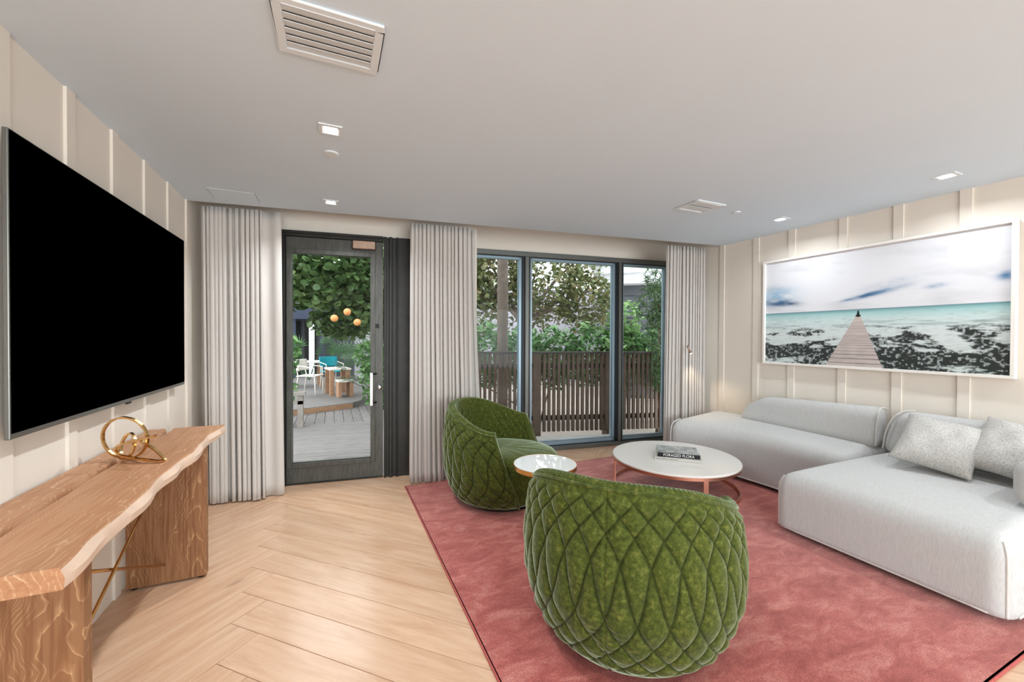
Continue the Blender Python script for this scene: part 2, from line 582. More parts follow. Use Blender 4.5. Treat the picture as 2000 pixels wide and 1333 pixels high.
fl = MB().prism([(XL - 0.1, YB - 0.1), (XR + 0.1, YB - 0.1), (XR + 0.1, fy(V_WIN + 0.12, XR)), (X_RET, fy(V_WIN + 0.12, X_RET)),
                 (X_RET, fy(V_DOOR + 0.1, X_RET)), (XL - 0.1, fy(V_DOOR + 0.1, XL))], -0.12, -0.014).build('floor', M['oak'])
tag(fl, 'pale oak herringbone floor of wide planks', None, None, 'structure')

def clip_poly(poly, a, b):
    """keep the part of poly left of the line a -> b"""
    out = []
    def side(p): return (b[0] - a[0]) * (p[1] - a[1]) - (b[1] - a[1]) * (p[0] - a[0])
    for i in range(len(poly)):
        p, q = poly[i], poly[(i + 1) % len(poly)]
        sp, sq = side(p), side(q)
        if sp >= 0: out.append(p)
        if (sp >= 0) != (sq >= 0):
            k = sp / (sp - sq)
            out.append((p[0] + (q[0] - p[0]) * k, p[1] + (q[1] - p[1]) * k))
    return out

def herringbone():
    w, L, gap = 0.190, 1.52, 0.0011
    A = 44.2 * PI / 180
    O = np.array([-0.318, 2.735])
    ux = np.array([math.cos(A), -math.sin(A)])
    vx = np.array([-math.cos(A), -math.sin(A)])
    regs = [[(XL, YB), (X_RET, YB), (X_RET, fy(V_DOOR + 0.05, X_RET)), (XL, fy(V_DOOR + 0.05, XL))],
            [(X_RET, YB), (XR, YB), (XR, fy(V_WIN, XR)), (X_RET, fy(V_WIN, X_RET))]]
    for m in range(-4, 5):
        for k in range(-16, 30):
            for kind in (0, 1):
                if kind == 0:
                    u0, v0, u1, v1 = k * w + m * L, k * w - m * L, k * w + m * L + L, k * w - m * L + w
                else:
                    u0, v0, u1, v1 = k * w + m * L, k * w + w - m * L, k * w + m * L + w, k * w + w - m * L + L
                u0 += gap; v0 += gap; u1 -= gap; v1 -= gap
                P = [O + ux * a + vx * b for a, b in ((u0, v0), (u1, v0), (u1, v1), (u0, v1))]
                cen = sum(P) / 4
                if cen[1] < -1.2 or cen[1] > 6 or cen[0] < -2.5 or cen[0] > 5.6: continue
                poly = [tuple(p) for p in P]
                ar = sum(poly[i][0] * poly[(i + 1) % 4][1] - poly[(i + 1) % 4][0] * poly[i][1] for i in range(4))
                if ar < 0: poly = poly[::-1]
                for reg in regs:
                    q = poly
                    for i in range(4):
                        q = clip_poly(q, reg[i], reg[(i + 1) % 4])
                        if len(q) < 3: break
                    if len(q) < 3: continue
                    area = abs(sum(q[i][0] * q[(i + 1) % len(q)][1] - q[(i + 1) % len(q)][0] * q[i][1] for i in range(len(q)))) / 2
                    if area < 0.004: continue
                    d = ux if kind == 0 else vx
                    rz = math.atan2(d[1], d[0])
                    ca, sa = math.cos(-rz), math.sin(-rz)
                    loc = [((x - cen[0]) * ca - (y - cen[1]) * sa, (x - cen[0]) * sa + (y - cen[1]) * ca) for x, y in q]
                    b = 0.0012
                    cx = sum(p[0] for p in loc) / len(loc); cy = sum(p[1] for p in loc) / len(loc)
                    n = len(loc)
                    mb = MB()
                    top = [(p[0] - math.copysign(b, p[0] - cx), p[1] - math.copysign(b, p[1] - cy)) for p in loc]
                    vv = [(p[0], p[1], -0.013) for p in loc] + [(p[0], p[1], -0.0012) for p in loc] + [(p[0], p[1], 0) for p in top]
                    ff = [tuple(range(n - 1, -1, -1)), tuple(range(2 * n, 3 * n))]
                    for i in range(n):
                        j = (i + 1) % n
                        ff += [(i, j, n + j, n + i), (n + i, n + j, 2 * n + j, 2 * n + i)]
                    mb.add(vv, ff)
                    o = mb.build('plank', M['oak'])
                    o.location = (cen[0], cen[1], 0); o.rotation_euler = (0, 0, rz)
                    o.parent = fl
herringbone()

ce = MB().prism([(XL - 0.1, YB - 0.1), (XR + 0.1, YB - 0.1), (XR + 0.1, fy(V_CEIL, XR + 0.1)), (XL - 0.1, fy(V_CEIL, XL - 0.1))], H, ZP).build('ceiling', M['ceiling'])
tag(ce, 'plain white plaster ceiling', None, None, 'structure')
cp = MB().prism([(XL - 0.1, fy(V_CEIL, XL - 0.1)), (XR + 0.1, fy(V_CEIL, XR + 0.1)), (XR + 0.1, fy(V_WIN + 0.2, XR)), (XL - 0.1, fy(V_WIN + 0.2, XL))], ZP, ZP + 0.1).build('ceiling_pocket', M['ceiling'])
tag(cp, 'raised ceiling of the curtain pocket', None, None, 'structure')

wl = MB().box(XL - 0.1, XL, YB - 0.1, fy(V_DOOR + 0.05, XL), 0, ZP).build('wall_left', M['wall'])
tag(wl, 'cream board and batten wall behind the television', None, None, 'structure')
wr = MB().box(XR, XR + 0.1, YB - 0.1, fy(V_WIN + 0.1, XR), 0, ZP).build('wall_right', M['wall'])
tag(wr, 'cream board and batten wall behind the sofa', None, None, 'structure')
for y in (2.02, 2.42, 2.82, 3.215, 3.60, 3.99, 1.62, 1.22):
    MB().box(XL, XL + 0.012, y - 0.032, y + 0.032, 0, H).build('batten', M['wall'], wl)
for y in (3.30, 2.885, 2.515, 2.075, 1.69, 1.31, 0.93, 0.55):
    MB().box(XR - 0.012, XR, y - 0.005, y + 0.058, 0, H).build('batten', M['wall'], wr)

# unseen rear wall, with a wide opening added to let the fill light in
wb = MB()
wb.box(XL, XR, YB - 0.1, YB, 0, 0.25).box(XL, XR, YB - 0.1, YB, 2.4, H).box(XL, -0.8, YB - 0.1, YB, 0.25, 2.4).box(3.9, XR, YB - 0.1, YB, 0.25, 2.4)
tag(wb.build('wall_rear', M['wall']), 'cream wall around the added rear opening for the fill light', None, None, 'structure')

# door wall: solid on both sides of the door, lintel over it
DX0, DX1, DPX = -0.443 / CA, 0.462 / CA, 0.735 / CA
dw = MB()
dw.box(XL / CA - 0.02, DX0, 0.0, 0.10, 0, ZP).box(DX0, DPX, 0.0, 0.10, 2.388, ZP).box(DPX, X_RET / CA, 0.0, 0.10, 0, ZP)
tag(dw.build('wall_door', M['lintel'], mw=FM(V_DOOR)), 'cream wall around the glazed door', None, None, 'structure')
rt = MB().box(X_RET / CA, X_RET / CA + 0.10, 0.0, V_WIN - V_DOOR + 0.1, 0, ZP)
tag(rt.build('wall_return', M['lintel'], mw=FM(V_DOOR)), 'short wall return between door and window', None, None, 'structure')
lw = MB().box(X_RET / CA + 0.10, XR / CA + 0.05, 0.0, 0.12, 2.435, ZP)
tag(lw.build('wall_window', M['lintel'], mw=FM(V_WIN)), 'cream lintel wall over the wide window', None, None, 'structure')

# ------------------------------------------------------------------ glazed door
def build_door():
    F = FM(V_DOOR)
    fr = MB()
    fr.box(DX0, DX0 + 0.045, -0.045, 0.09, 0, 2.386).box(DX0, DX1, -0.03, 0.09, 2.335, 2.386)
    fr.box(DX0 + 0.01, DX1, -0.05, -0.03, 2.362, 2.386)
    fo = fr.build('trim_1', M['door_dark'], mw=F, bevel=0.003, seg=1)
    tag(fo, 'dark metal frame around the glazed door', None, None, 'structure')
    # stepped steel panel on the latch side
    p = MB()
    p.box(DX1 + 0.004, 0.522, -0.02, 0.09, 0, 2.386)
    jo = p.build('trim_2', M['door_dark'], mw=F, bevel=0.004, seg=1)
    tag(jo, 'stepped dark steel side panel beside the door', None, None, 'structure')
    for a, b, d in ((0.472, 0.492, -0.045), (0.522, 0.548, -0.05), (0.548, 0.59, -0.02), (0.59, 0.602, -0.052), (0.602, DPX, -0.03)):
        MB().box(a, b, d, 0.09, 0, 2.386).build('ridge', M['door_dark'], jo, bevel=0.003, seg=1)
    g0, g1, z0, z1 = -0.349, 0.344, 0.205, 2.178
    d = empty('door_1', F)
    tag(d, 'charcoal steel door with a tall clear glass pane', None, None, 'structure')
    a0, a1 = DX0 + 0.05, DX1 - 0.004
    lf = MB()
    lf.box(a0, g0, -0.02, 0.03, 0.01, 2.33).box(g1, a1, -0.02, 0.03, 0.01, 2.33)
    lf.box(g0, g1, -0.02, 0.03, 0.01, z0).box(g0, g1, -0.02, 0.03, z1, 2.33)
    lf.build('leaf_frame', M['door'], d)
    for nm, bx in (('glazing_bead', (g0 - 0.045, g0, z0 - 0.045, z1 + 0.045)), ('glazing_bead', (g1, g1 + 0.045, z0 - 0.045, z1 + 0.045)),
                   ('glazing_bead', (g0, g1, z0 - 0.045, z0)), ('glazing_bead', (g0, g1, z1, z1 + 0.045))):
        MB().box(bx[0], bx[1], -0.028, 0.0, bx[2], bx[3]).build(nm, M['door'], d, bevel=0.004, seg=2)
    MB().box(g0, g1, 0.0, 0.008, z0, z1).build('pane', M['glass'], d)
    cl = MB().box(0.186, 0.39, -0.085, -0.02, 2.247, 2.322).build('door_closer', M['bronze_box'], d, bevel=0.006)
    MB().box(0.176, 0.395, -0.03, -0.019, 2.24, 2.33).build('closer_plate', M['black_metal'], cl)
    hd = MB().box(0.343, 0.371, -0.095, -0.078, 0.728, 1.048).build('pull_handle', M['chrome'], d, bevel=0.003)
    for z in (0.752, 1.034):
        MB().tube([(0.36, -0.082, z), (0.385, -0.06, z), (0.40, -0.02, z)], 0.008, 8).build('handle_bracket', M['black_metal'], hd, True)
    MB().lathe([(0.0, 0), (0.024, 0), (0.024, 0.012), (0.016, 0.018), (0.0, 0.018)], 24).build('lock_cylinder', M['chrome'], d, True,
        F @ Matrix.Translation((0.428, -0.02, 0.897)) @ Matrix.Rotation(PI / 2, 4, 'X'))
    MB().box(0.392, 0.425, -0.026, -0.018, 1.487, 1.527).build('latch_sensor', M['black_metal'], d, bevel=0.002)
    MB().box(a0, a1, -0.024, 0.032, 0.006, 0.02).build('sweep', M['door_dark'], d)
build_door()

# ------------------------------------------------------------------ wide window
def build_window():
    F = FM(V_WIN)
    x0, x1, m1a, m1b, m2a, m2b = (X_RET + 0.10) / CA, XR / CA + 0.02, 2.131 / CA, 2.200 / CA, 3.405 / CA, 3.468 / CA
    w = empty('window_1', F)
    tag(w, 'floor-length three-pane window in a grey aluminium frame', None, None, 'structure')
    for n, b in (('head', (x0, x1, -0.03, 0.11, 2.375, 2.435)), ('sill', (x0, x1, -0.05, 0.11, 0.0, 0.045)),
                 ('mullion', (m1a, m1b, -0.03, 0.11, 0.045, 2.375)), ('mullion', (m2a, m2b, -0.03, 0.11, 0.045, 2.375)), ('jamb', (x0, x0 + 0.06, -0.03, 0.11, 0.045, 2.375))):
        MB().box(*b).build(n, M['alu'], w, bevel=0.004, seg=1)
    for m in (m1b, m2b):
        MB().box(m - 0.024, m - 0.012, -0.036, -0.028, 0.045, 2.375).build('mullion_groove', M['alu_dark'], w)
    for i, (a, b) in enumerate(((x0 + 0.06, m1a), (m1b, m2a), (m2b, x1))):
        t, dp0, dp1 = 0.045, 0.02, 0.085
        s = MB()
        s.box(a + 0.006, a + 0.006 + t * 0.6, dp0, dp1, 0.05, 2.37).box(b - t - 0.02, b - 0.03, dp0, dp1, 0.05, 2.37)
        s.box(a + 0.006, b - 0.012, dp0, dp1, 0.05, 0.05 + t).box(a + 0.006, b - 0.012, dp0, dp1, 2.37 - t * 0.6, 2.37)
        so = s.build('sash', M['sash'], w)
        g = MB()
        g.box(b - 0.032, b - 0.001, -0.005, 0.09, 0.046, 2.374).box(a, b - 0.014, -0.005, dp0 + 0.01, 2.368, 2.374)
        g.box(a, b - 0.014, 0.0, dp0 + 0.01, 0.045, 0.052)
        g.build('gasket', M['alu_dark'], so)
        MB().box(a + 0.03, b - t, 0.05, 0.058, 0.05 + t, 2.37 - t * 0.6).build('pane', M['glass'], w)
build_window()

# ------------------------------------------------------------------ curtains
def curtain(name, xs, yoff, label, mat, top=2.47, thick=0.004, zrows=26, group='floor-length curtains', base=None, zbot=0.012):
    """xs(z) -> list of facade x positions, yoff(z) -> list of offsets, z from 1 (top) to 0"""
    base = V_CEIL + 0.10 if base is None else base
    V = []; F = []
    n = None
    for i in range(zrows + 1):
        z = zbot + (top - zbot) * (1 - i / zrows)
        k = 1 - i / zrows
        X, Y = xs(k), yoff(k)
        n = len(X)
        V += [(X[j], Y[j], z) for j in range(n)]
    for i in range(zrows):
        for j in range(n - 1):
            F.append((i * n + j, (i + 1) * n + j, (i + 1) * n + j + 1, i * n + j + 1))
    me = bpy.data.meshes.new(name)
    me.from_pydata(V, [], F)
    o = finish(name, me, mat, None, True, FM(base))
    md = o.modifiers.new('thickness', 'SOLIDIFY'); md.thickness = thick
    tag(o, label, 'curtain', group)
    return o

def pleats(x0, x1, n, amp_top, amp_bot, seed, flat=0.0, flare=(0, 0), per=14):
    rnd = random.Random(seed)
    ph = [rnd.uniform(0.65, 1.35) for _ in range(n)]
    am = [rnd.uniform(0.55, 1.3) for _ in range(n)]
    tot = sum(ph)
    ss = []; aa = []
    acc = 0
    for i in range(n):
        for j in range(per):
            ss.append((acc + ph[i] * j / per) / tot)
            aa.append((am[i], j / per, i))
        acc += ph[i]
    ss.append(1.0); aa.append((am[-1], 1.0, n))
    wob = [rnd.uniform(-1, 1) for _ in range(n + 2)]
    def xs(k):
        a, b = x0 - flare[0] * (1 - k), x1 + flare[1] * (1 - k) ** 1.6
        span = (b - a) * (1 - flat)
        out = []
        for s, (m, f, i) in zip(ss, aa):
            ov = 0.010 * math.sin(4 * PI * f) * m          # folds that overhang a little
            out.append(a + s * span + ov + 0.010 * wob[i] * (1 - k))
        if flat:
            for q in range(1, 9):
                out.append(a + span + (b - a) * flat * q / 8)
        return out
    def ys(k):
        amp = amp_bot + (amp_top - amp_bot) * k
        out = []
        for s, (m, f, i) in zip(ss, aa):
            c = math.cos(2 * PI * f)
            out.append(amp * m * math.copysign(abs(c) ** 0.75, c) * (1 + 0.35 * wob[i] * (1 - k)))
        if flat:
            y = out[-1]
            for q in range(1, 9):
                out.append(y * (1 - q / 8) + 0.012 * math.sin(q * 0.8) + (1 - k) * 0.03 * q / 8)
        return out
    return xs, ys

a, b = pleats(-0.985 / CA, -0.405 / CA, 13, 0.020, 0.040, 4, flat=0.24, flare=(-0.02, 0.015))
curtain('curtain', a, b, 'pleated oatmeal curtain between the television wall and the glazed door', M['curtain'])
a, b = pleats(0.668 / CA, 1.245 / CA, 15, 0.012, 0.026, 9, flare=(0.0, 0.05))
curtain('curtain', a, b, 'pleated pale curtain between the glazed door and the wide window', M['curtain_light'])
a, b = pleats(1.20 / CA, 1.30 / CA, 3, 0.010, 0.016, 12, flare=(0, 0.11))
curtain('sheer_curtain', a, b, 'sheer white voile flaring at the left edge of the wide window', M['sheer'], base=V_CEIL + 0.165, group='sheer voiles', thick=0.001)
a, b = pleats(3.52 / CA, 4.06 / CA, 13, 0.011, 0.020, 21, flare=(0.03, 0))
curtain('curtain', a, b, 'pleated white curtain bunched at the sofa end of the window', M['curtain_light'], base=V_CEIL + 0.125)

# ------------------------------------------------------------------ ceiling fixtures
def downlight(x, y, label, power=LAMP_W, spread=2.2):
    r = empty('ceiling_downlight', TR(x, y, H))
    tag(r, label, 'downlight', 'recessed square downlights')
    t = MB()
    o, i, z = 0.056, 0.040, -0.006
    for bx in ((-o, o, -o, -i), (-o, o, i, o), (-o, -i, -i, i), (i, o, -i, i)):
        t.box(bx[0], bx[1], bx[2], bx[3], z, 0)
    t.build('trim_ring', M['white_metal'], r)
    MB().box(-i, i, -i, i, -0.002, 0).build('reflector', M['white_metal'], r)
    MB().box(-0.030, 0.030, -0.026, 0.030, -0.0045, -0.002).build('diffuser', M['lamp_glow'], r)
    l = area_light('downlight_beam', (x, y, H - 0.012), (0, 0, 0), 0.07, 0.07, power, (0.90, 0.96, 1.0), spread=spread)
    l.parent = r
    l.matrix_world = TR(x, y, H - 0.012)
downlight(-0.01, 2.315, 'square downlight beside the large ceiling vent, left side of ceiling')
downlight(-0.013, 3.559, 'square downlight nearest the glazed door', 8.0, 2.5)
downlight(3.70, 2.36, 'square downlight over the framed seascape, nearer the window', 3.2, 2.7)
downlight(3.704, 1.28, 'square downlight over the framed seascape, farther from the window', 3.2, 2.7)
for x, y in ((-0.01, 0.4), (3.70, 0.0), (1.85, -0.6), (-0.01, -2.4), (3.7, -2.4)):  # unseen downlights, added to brighten the room
    downlight(x, y, 'added square fill downlight in the ceiling behind the viewer', LAMP_W if x < 3 else 4.5, 2.5)

def vent(x0, x1, y0, y1, n, label, frame=0.03):
    r = empty('ceiling_vent', TR((x0 + x1) / 2, (y0 + y1) / 2, H))
    tag(r, label, 'vent', 'ceiling air vents')
    a, b = (x1 - x0) / 2, (y1 - y0) / 2
    t = MB()
    f = frame
    for bx in ((-a, a, -b, -b + f), (-a, a, b - f, b), (-a, -a + f, -b + f, b - f), (a - f, a, -b + f, b - f)):
        t.box(bx[0], bx[1], bx[2], bx[3], -0.010, 0)
    t.build('frame', M['white_metal'], r, bevel=0.003, seg=1)
    MB().box(-a + f, a - f, -b + f, b - f, -0.001, 0).build('backing', M['vent_back'], r)
    w = (2 * b - 2 * f) / n
    for k in range(n):
        yc = -b + f + w * (k + 0.5)
        s = MB().add([(-a + f, yc - w * 0.62, -0.010), (a - f, yc - w * 0.62, -0.010), (a - f, yc + w * 0.42, -0.002), (-a + f, yc + w * 0.42, -0.002),
                      (-a + f, yc - w * 0.62, -0.012), (a - f, yc - w * 0.62, -0.012), (a - f, yc + w * 0.42, -0.004), (-a + f, yc + w * 0.42, -0.004)],
                     [(0, 1, 2, 3), (7, 6, 5, 4), (0, 4, 5, 1), (1, 5, 6, 2), (2, 6, 7, 3), (3, 7, 4, 0)])
        s.build('louvre', M['white_metal'], r)
    return r
vent(-0.182, 0.165, 1.465, 1.745, 6, 'large white louvred ceiling vent near the top edge of the picture')
vent(2.595, 2.905, 2.285, 2.53, 2, 'smaller white ceiling vent over the coffee table')
def disc(x, y, label, r=0.04):
    o = MB().lathe([(0, 0), (r, 0), (r, -0.006), (r * 0.9, -0.009), (0, -0.009)], 32).build('sprinkler_cover', M['white_metal'], None, True, TR(x, y, H), angle=0.6)
    tag(o, label, 'sprinkler cover', 'sprinkler covers')
disc(-0.007, 2.61, 'round white cover plate on the ceiling above the door side')
disc(3.156, 2.385, 'small round cover plate beside the smaller ceiling vent', 0.03)
ap = empty('access_panel', TR(-0.69, 3.73, H))
tag(ap, 'faint square access panel in the ceiling above the left curtain', 'access panel')
MB().box(-0.15, 0.15, -0.145, 0.09, -0.002, 0).build('panel', M['ceiling'], ap)
for bx in ((-0.153, -0.15, -0.145, 0.09), (0.15, 0.1515, -0.145, 0.09)):
    MB().box(bx[0], bx[1], bx[2], bx[3], -0.0025, 0).build('joint', M['tv_rim'], ap)
sw = MB().box(XL, XL + 0.010, 3.83, 3.90, 1.16, 1.30).build('light_switch', M['white_metal'], None, bevel=0.002)
tag(sw, 'slim wall switch plate beside the left curtain', 'switch')

# ------------------------------------------------------------------ television
tv = empty('television', TR(-1.0, 2.82, 1.04))
tag(tv, 'large black flat television with thin grey rim on the left wall', 'television')
y0, y1, z0, z1 = 1.938 - 2.82, 3.70 - 2.82, 0.003, 1.062
MB().box(-0.016, 0.0, y0, y1, z0, z1).build('body', M['tv_rim'], tv, bevel=0.003)
MB().box(0.0, 0.0015, y0 + 0.006, y1 - 0.004, z0 + 0.020, z1 - 0.005).build('screen', M['tv_black'], tv)
MB().box(-0.030, -0.016, -0.25, 0.25, 0.3, 0.75).build('wall_bracket', M['black_metal'], tv)
MB().box(-0.048, -0.030, -0.15, 0.15, 0.35, 0.70).build('wall_plate', M['black_metal'], tv)
MB().box(-0.012, 0.0005, -0.02, 0.02, -0.006, 0.004).build('sensor', M['black_metal'], tv)

# ------------------------------------------------------------------ console table
def console():
    c = empty('console_table', TR(-0.85, 2.3, 0))
    tag(c, 'live-edge oak console table with slab legs under the television', 'console table')
    zt, zb = 0.815, 0.757
    def edge(y):
        e = np.interp(y, [1.38, 1.55, 1.70, 1.86, 2.05, 2.20, 2.35, 2.50, 2.65, 2.80, 2.93, 3.05, 3.20],
                      [-0.628, -0.640, -0.643, -0.640, -0.654, -0.664, -0.660, -0.650, -0.656, -0.672, -0.674, -0.664, -0.650])
        return e + 0.003 * math.sin(y * 23)
    ys = np.linspace(1.385, 3.20, 90)
    def slab(name, xf, xb, near_skew, far):
        V = []; F = []
        m = len(ys)
        for y in ys:
            yy = y if y < 3.1 else 3.1 + (y - 3.1) * far
            f, b = xf(y), xb(y)
            lip = 0.012 * (1 + 0.6 * math.sin(y * 17 + 1))
            V += [(f - 0.004 + 0.85, yy - 2.3, zt), (f + 0.85, yy - 2.3, zt - 0.006), (f + lip + 0.85, yy - 2.3, (zt + zb) / 2), (f + lip * 0.8 + 0.85, yy - 2.3, zb + 0.004), (f + lip * 0.3 + 0.85, yy - 2.3, zb), (b + 0.85, yy - 2.3, zb), (b + 0.85, yy - 2.3, zt)]
        for i in range(m - 1):
            for k in range(7):
                F.append((i * 7 + k, (i + 1) * 7 + k, (i + 1) * 7 + (k + 1) % 7, i * 7 + (k + 1) % 7))
        F.append(tuple(range(6, -1, -1))); F.append(tuple(range((m - 1) * 7, m * 7)))
        me = bpy.data.meshes.new(name)
        me.from_pydata(V, [], F)
        o = finish(name, me, M['console_top'], c, True, None, angle=0.5)
        me.materials.append(M['console_edge'])
        for p in me.polygons:
            if len(p.vertices) == 4:
                ks = sorted(v % 7 for v in p.vertices)
                if ks[0] >= 1 and ks[-1] <= 4 and name == 'front_board':
                    p.material_index = 1
        bm = bmesh.new(); bm.from_mesh(me); bmesh.ops.recalc_face_normals(bm, faces=bm.faces); bm.to_mesh(me); bm.free()
        return o
    gap = lambda y: -0.884 - 0.02 * (y - 1.5) + 0.006 * math.sin(y * 5) + 0.003 * math.sin(y * 13)
    slab('front_board', edge, lambda y: gap(y) + 0.004, 0, 1.0)
    slab('rear_board', lambda y: gap(y) - 0.024 + 0.006 * math.sin(y * 7 + 2) - 0.010, lambda y: -1.045, 0, 1.0)
    for ya, yb in ((1.592, 1.640), (2.845, 2.895)):
        lg = MB().box(-1.03 + 0.85, -0.672 + 0.85, ya - 2.3, yb - 2.3, 0.012, zb).build('leg', M['console_leg'], c, bevel=0.002, seg=1)
        for x in (-1.0, -0.70):
            MB().lathe([(0, 0.0), (0.014, 0.0), (0.014, 0.012), (0, 0.012)], 16, x + 0.85, (ya + yb) / 2 - 2.3).build('foot', M['black_metal'], lg, True, angle=0.5)
    for pa, pb in (((0.0, 1.64 - 2.3, 0.10), (0.0, 2.845 - 2.3, 0.70)), ((-0.014, 1.64 - 2.3, 0.70), (-0.014, 2.845 - 2.3, 0.115))):
        MB().tube([pa, pb], 0.007, 8).build('cross_brace', M['brass'], c, True)
console()

def sculpture():
    s = empty('knot_sculpture', TR(-0.868, 2.45, 0.815, math.radians(-27)))
    tag(s, 'gold looped metal knot sculpture on the console table', 'sculpture')
    def ribbon(pts, w, h, name):
        pts = [Vector(p) for p in pts]
        m = len(pts)
        V = []; F = []
        for i, p in enumerate(pts):
            t = (pts[(i + 1) % m] - pts[(i - 1) % m]).normalized()
            nn = Vector((0, 1, 0.12)).normalized()
            nn = (nn - t * nn.dot(t)).normalized()
            bb = t.cross(nn)
            wob = 1 + 0.15 * math.sin(i * 1.7)
            for a, b in ((-1, -1), (1, -1), (1, 1), (-1, 1)):
                V.append(p + nn * a * w + bb * b * h * wob)
        for i in range(m):
            j = (i + 1) % m
            for k in range(4):
                F.append((i * 4 + k, i * 4 + (k + 1) % 4, j * 4 + (k + 1) % 4, j * 4 + k))
        me = bpy.data.meshes.new(name); me.from_pydata(V, [], F)
        finish(name, me, M['gold'], s, False)
    ring = lambda cx, cz, r, tilt, n=48, el=1.0, rot=0.0: [(cx + r * math.cos(2 * PI * k / n + rot), tilt * r * math.cos(2 * PI * k / n + 0.6), cz + el * r * math.sin(2 * PI * k / n + rot)) for k in range(n)]
    ribbon(ring(-0.024, 0.104, 0.098, 0.15), 0.006, 0.0045, 'large_loop')
    ribbon(ring(-0.012, 0.068, 0.054, -0.5), 0.006, 0.0045, 'small_loop')
    P = [(-0.03, -0.03, 0.075), (0.03, -0.035, 0.095), (0.165, -0.02, 0.126), (0.05, 0.01, 0.10), (0.02, 0.03, 0.085), (0.10, 0.02, 0.05), (0.185, -0.01, 0.010),
         (0.18, -0.03, 0.008), (0.08, -0.04, 0.020), (0.0, -0.045, 0.035), (-0.03, -0.04, 0.055)]
    q = []
    for i in range(len(P)):
        a, b = Vector(P[i]), Vector(P[(i + 1) % len(P)])
        for k in range(4):
            q.append(a.lerp(b, k / 4))
    q2 = [(q[i - 1] + q[i] * 2 + q[(i + 1) % len(q)]) / 4 for i in range(len(q))]
    ribbon(q2, 0.006, 0.0045, 'long_loop')
sculpture()

# ------------------------------------------------------------------ rug
RX0, RX1, RY0, RY1 = 0.612, 3.78, 0.692, 3.815
rg = MB().box(0, RX1 - RX0, 0, RY1 - RY0, 0.0005, 0.012).build('area_rug', M['rug'], None, False, TR(RX0, RY0, 0), bevel=0.004)
tag(rg, 'mottled rose pink area rug under the seating', 'rug')
for n_, bx in (('binding', (0, 0.012, 0, RY1 - RY0)), ('binding', (0.012, RX1 - RX0 - 0.012, 0, 0.012)), ('binding', (0.012, RX1 - RX0 - 0.012, RY1 - RY0 - 0.012, RY1 - RY0))):
    MB().box(bx[0] - 0.003, bx[1], bx[2] - 0.003 if bx[2] == 0 else bx[2], bx[3] + 0.003, 0.0005, 0.012).build(n_, M['rug_edge'], rg, bevel=0.003, seg=1)
ZR = 0.012

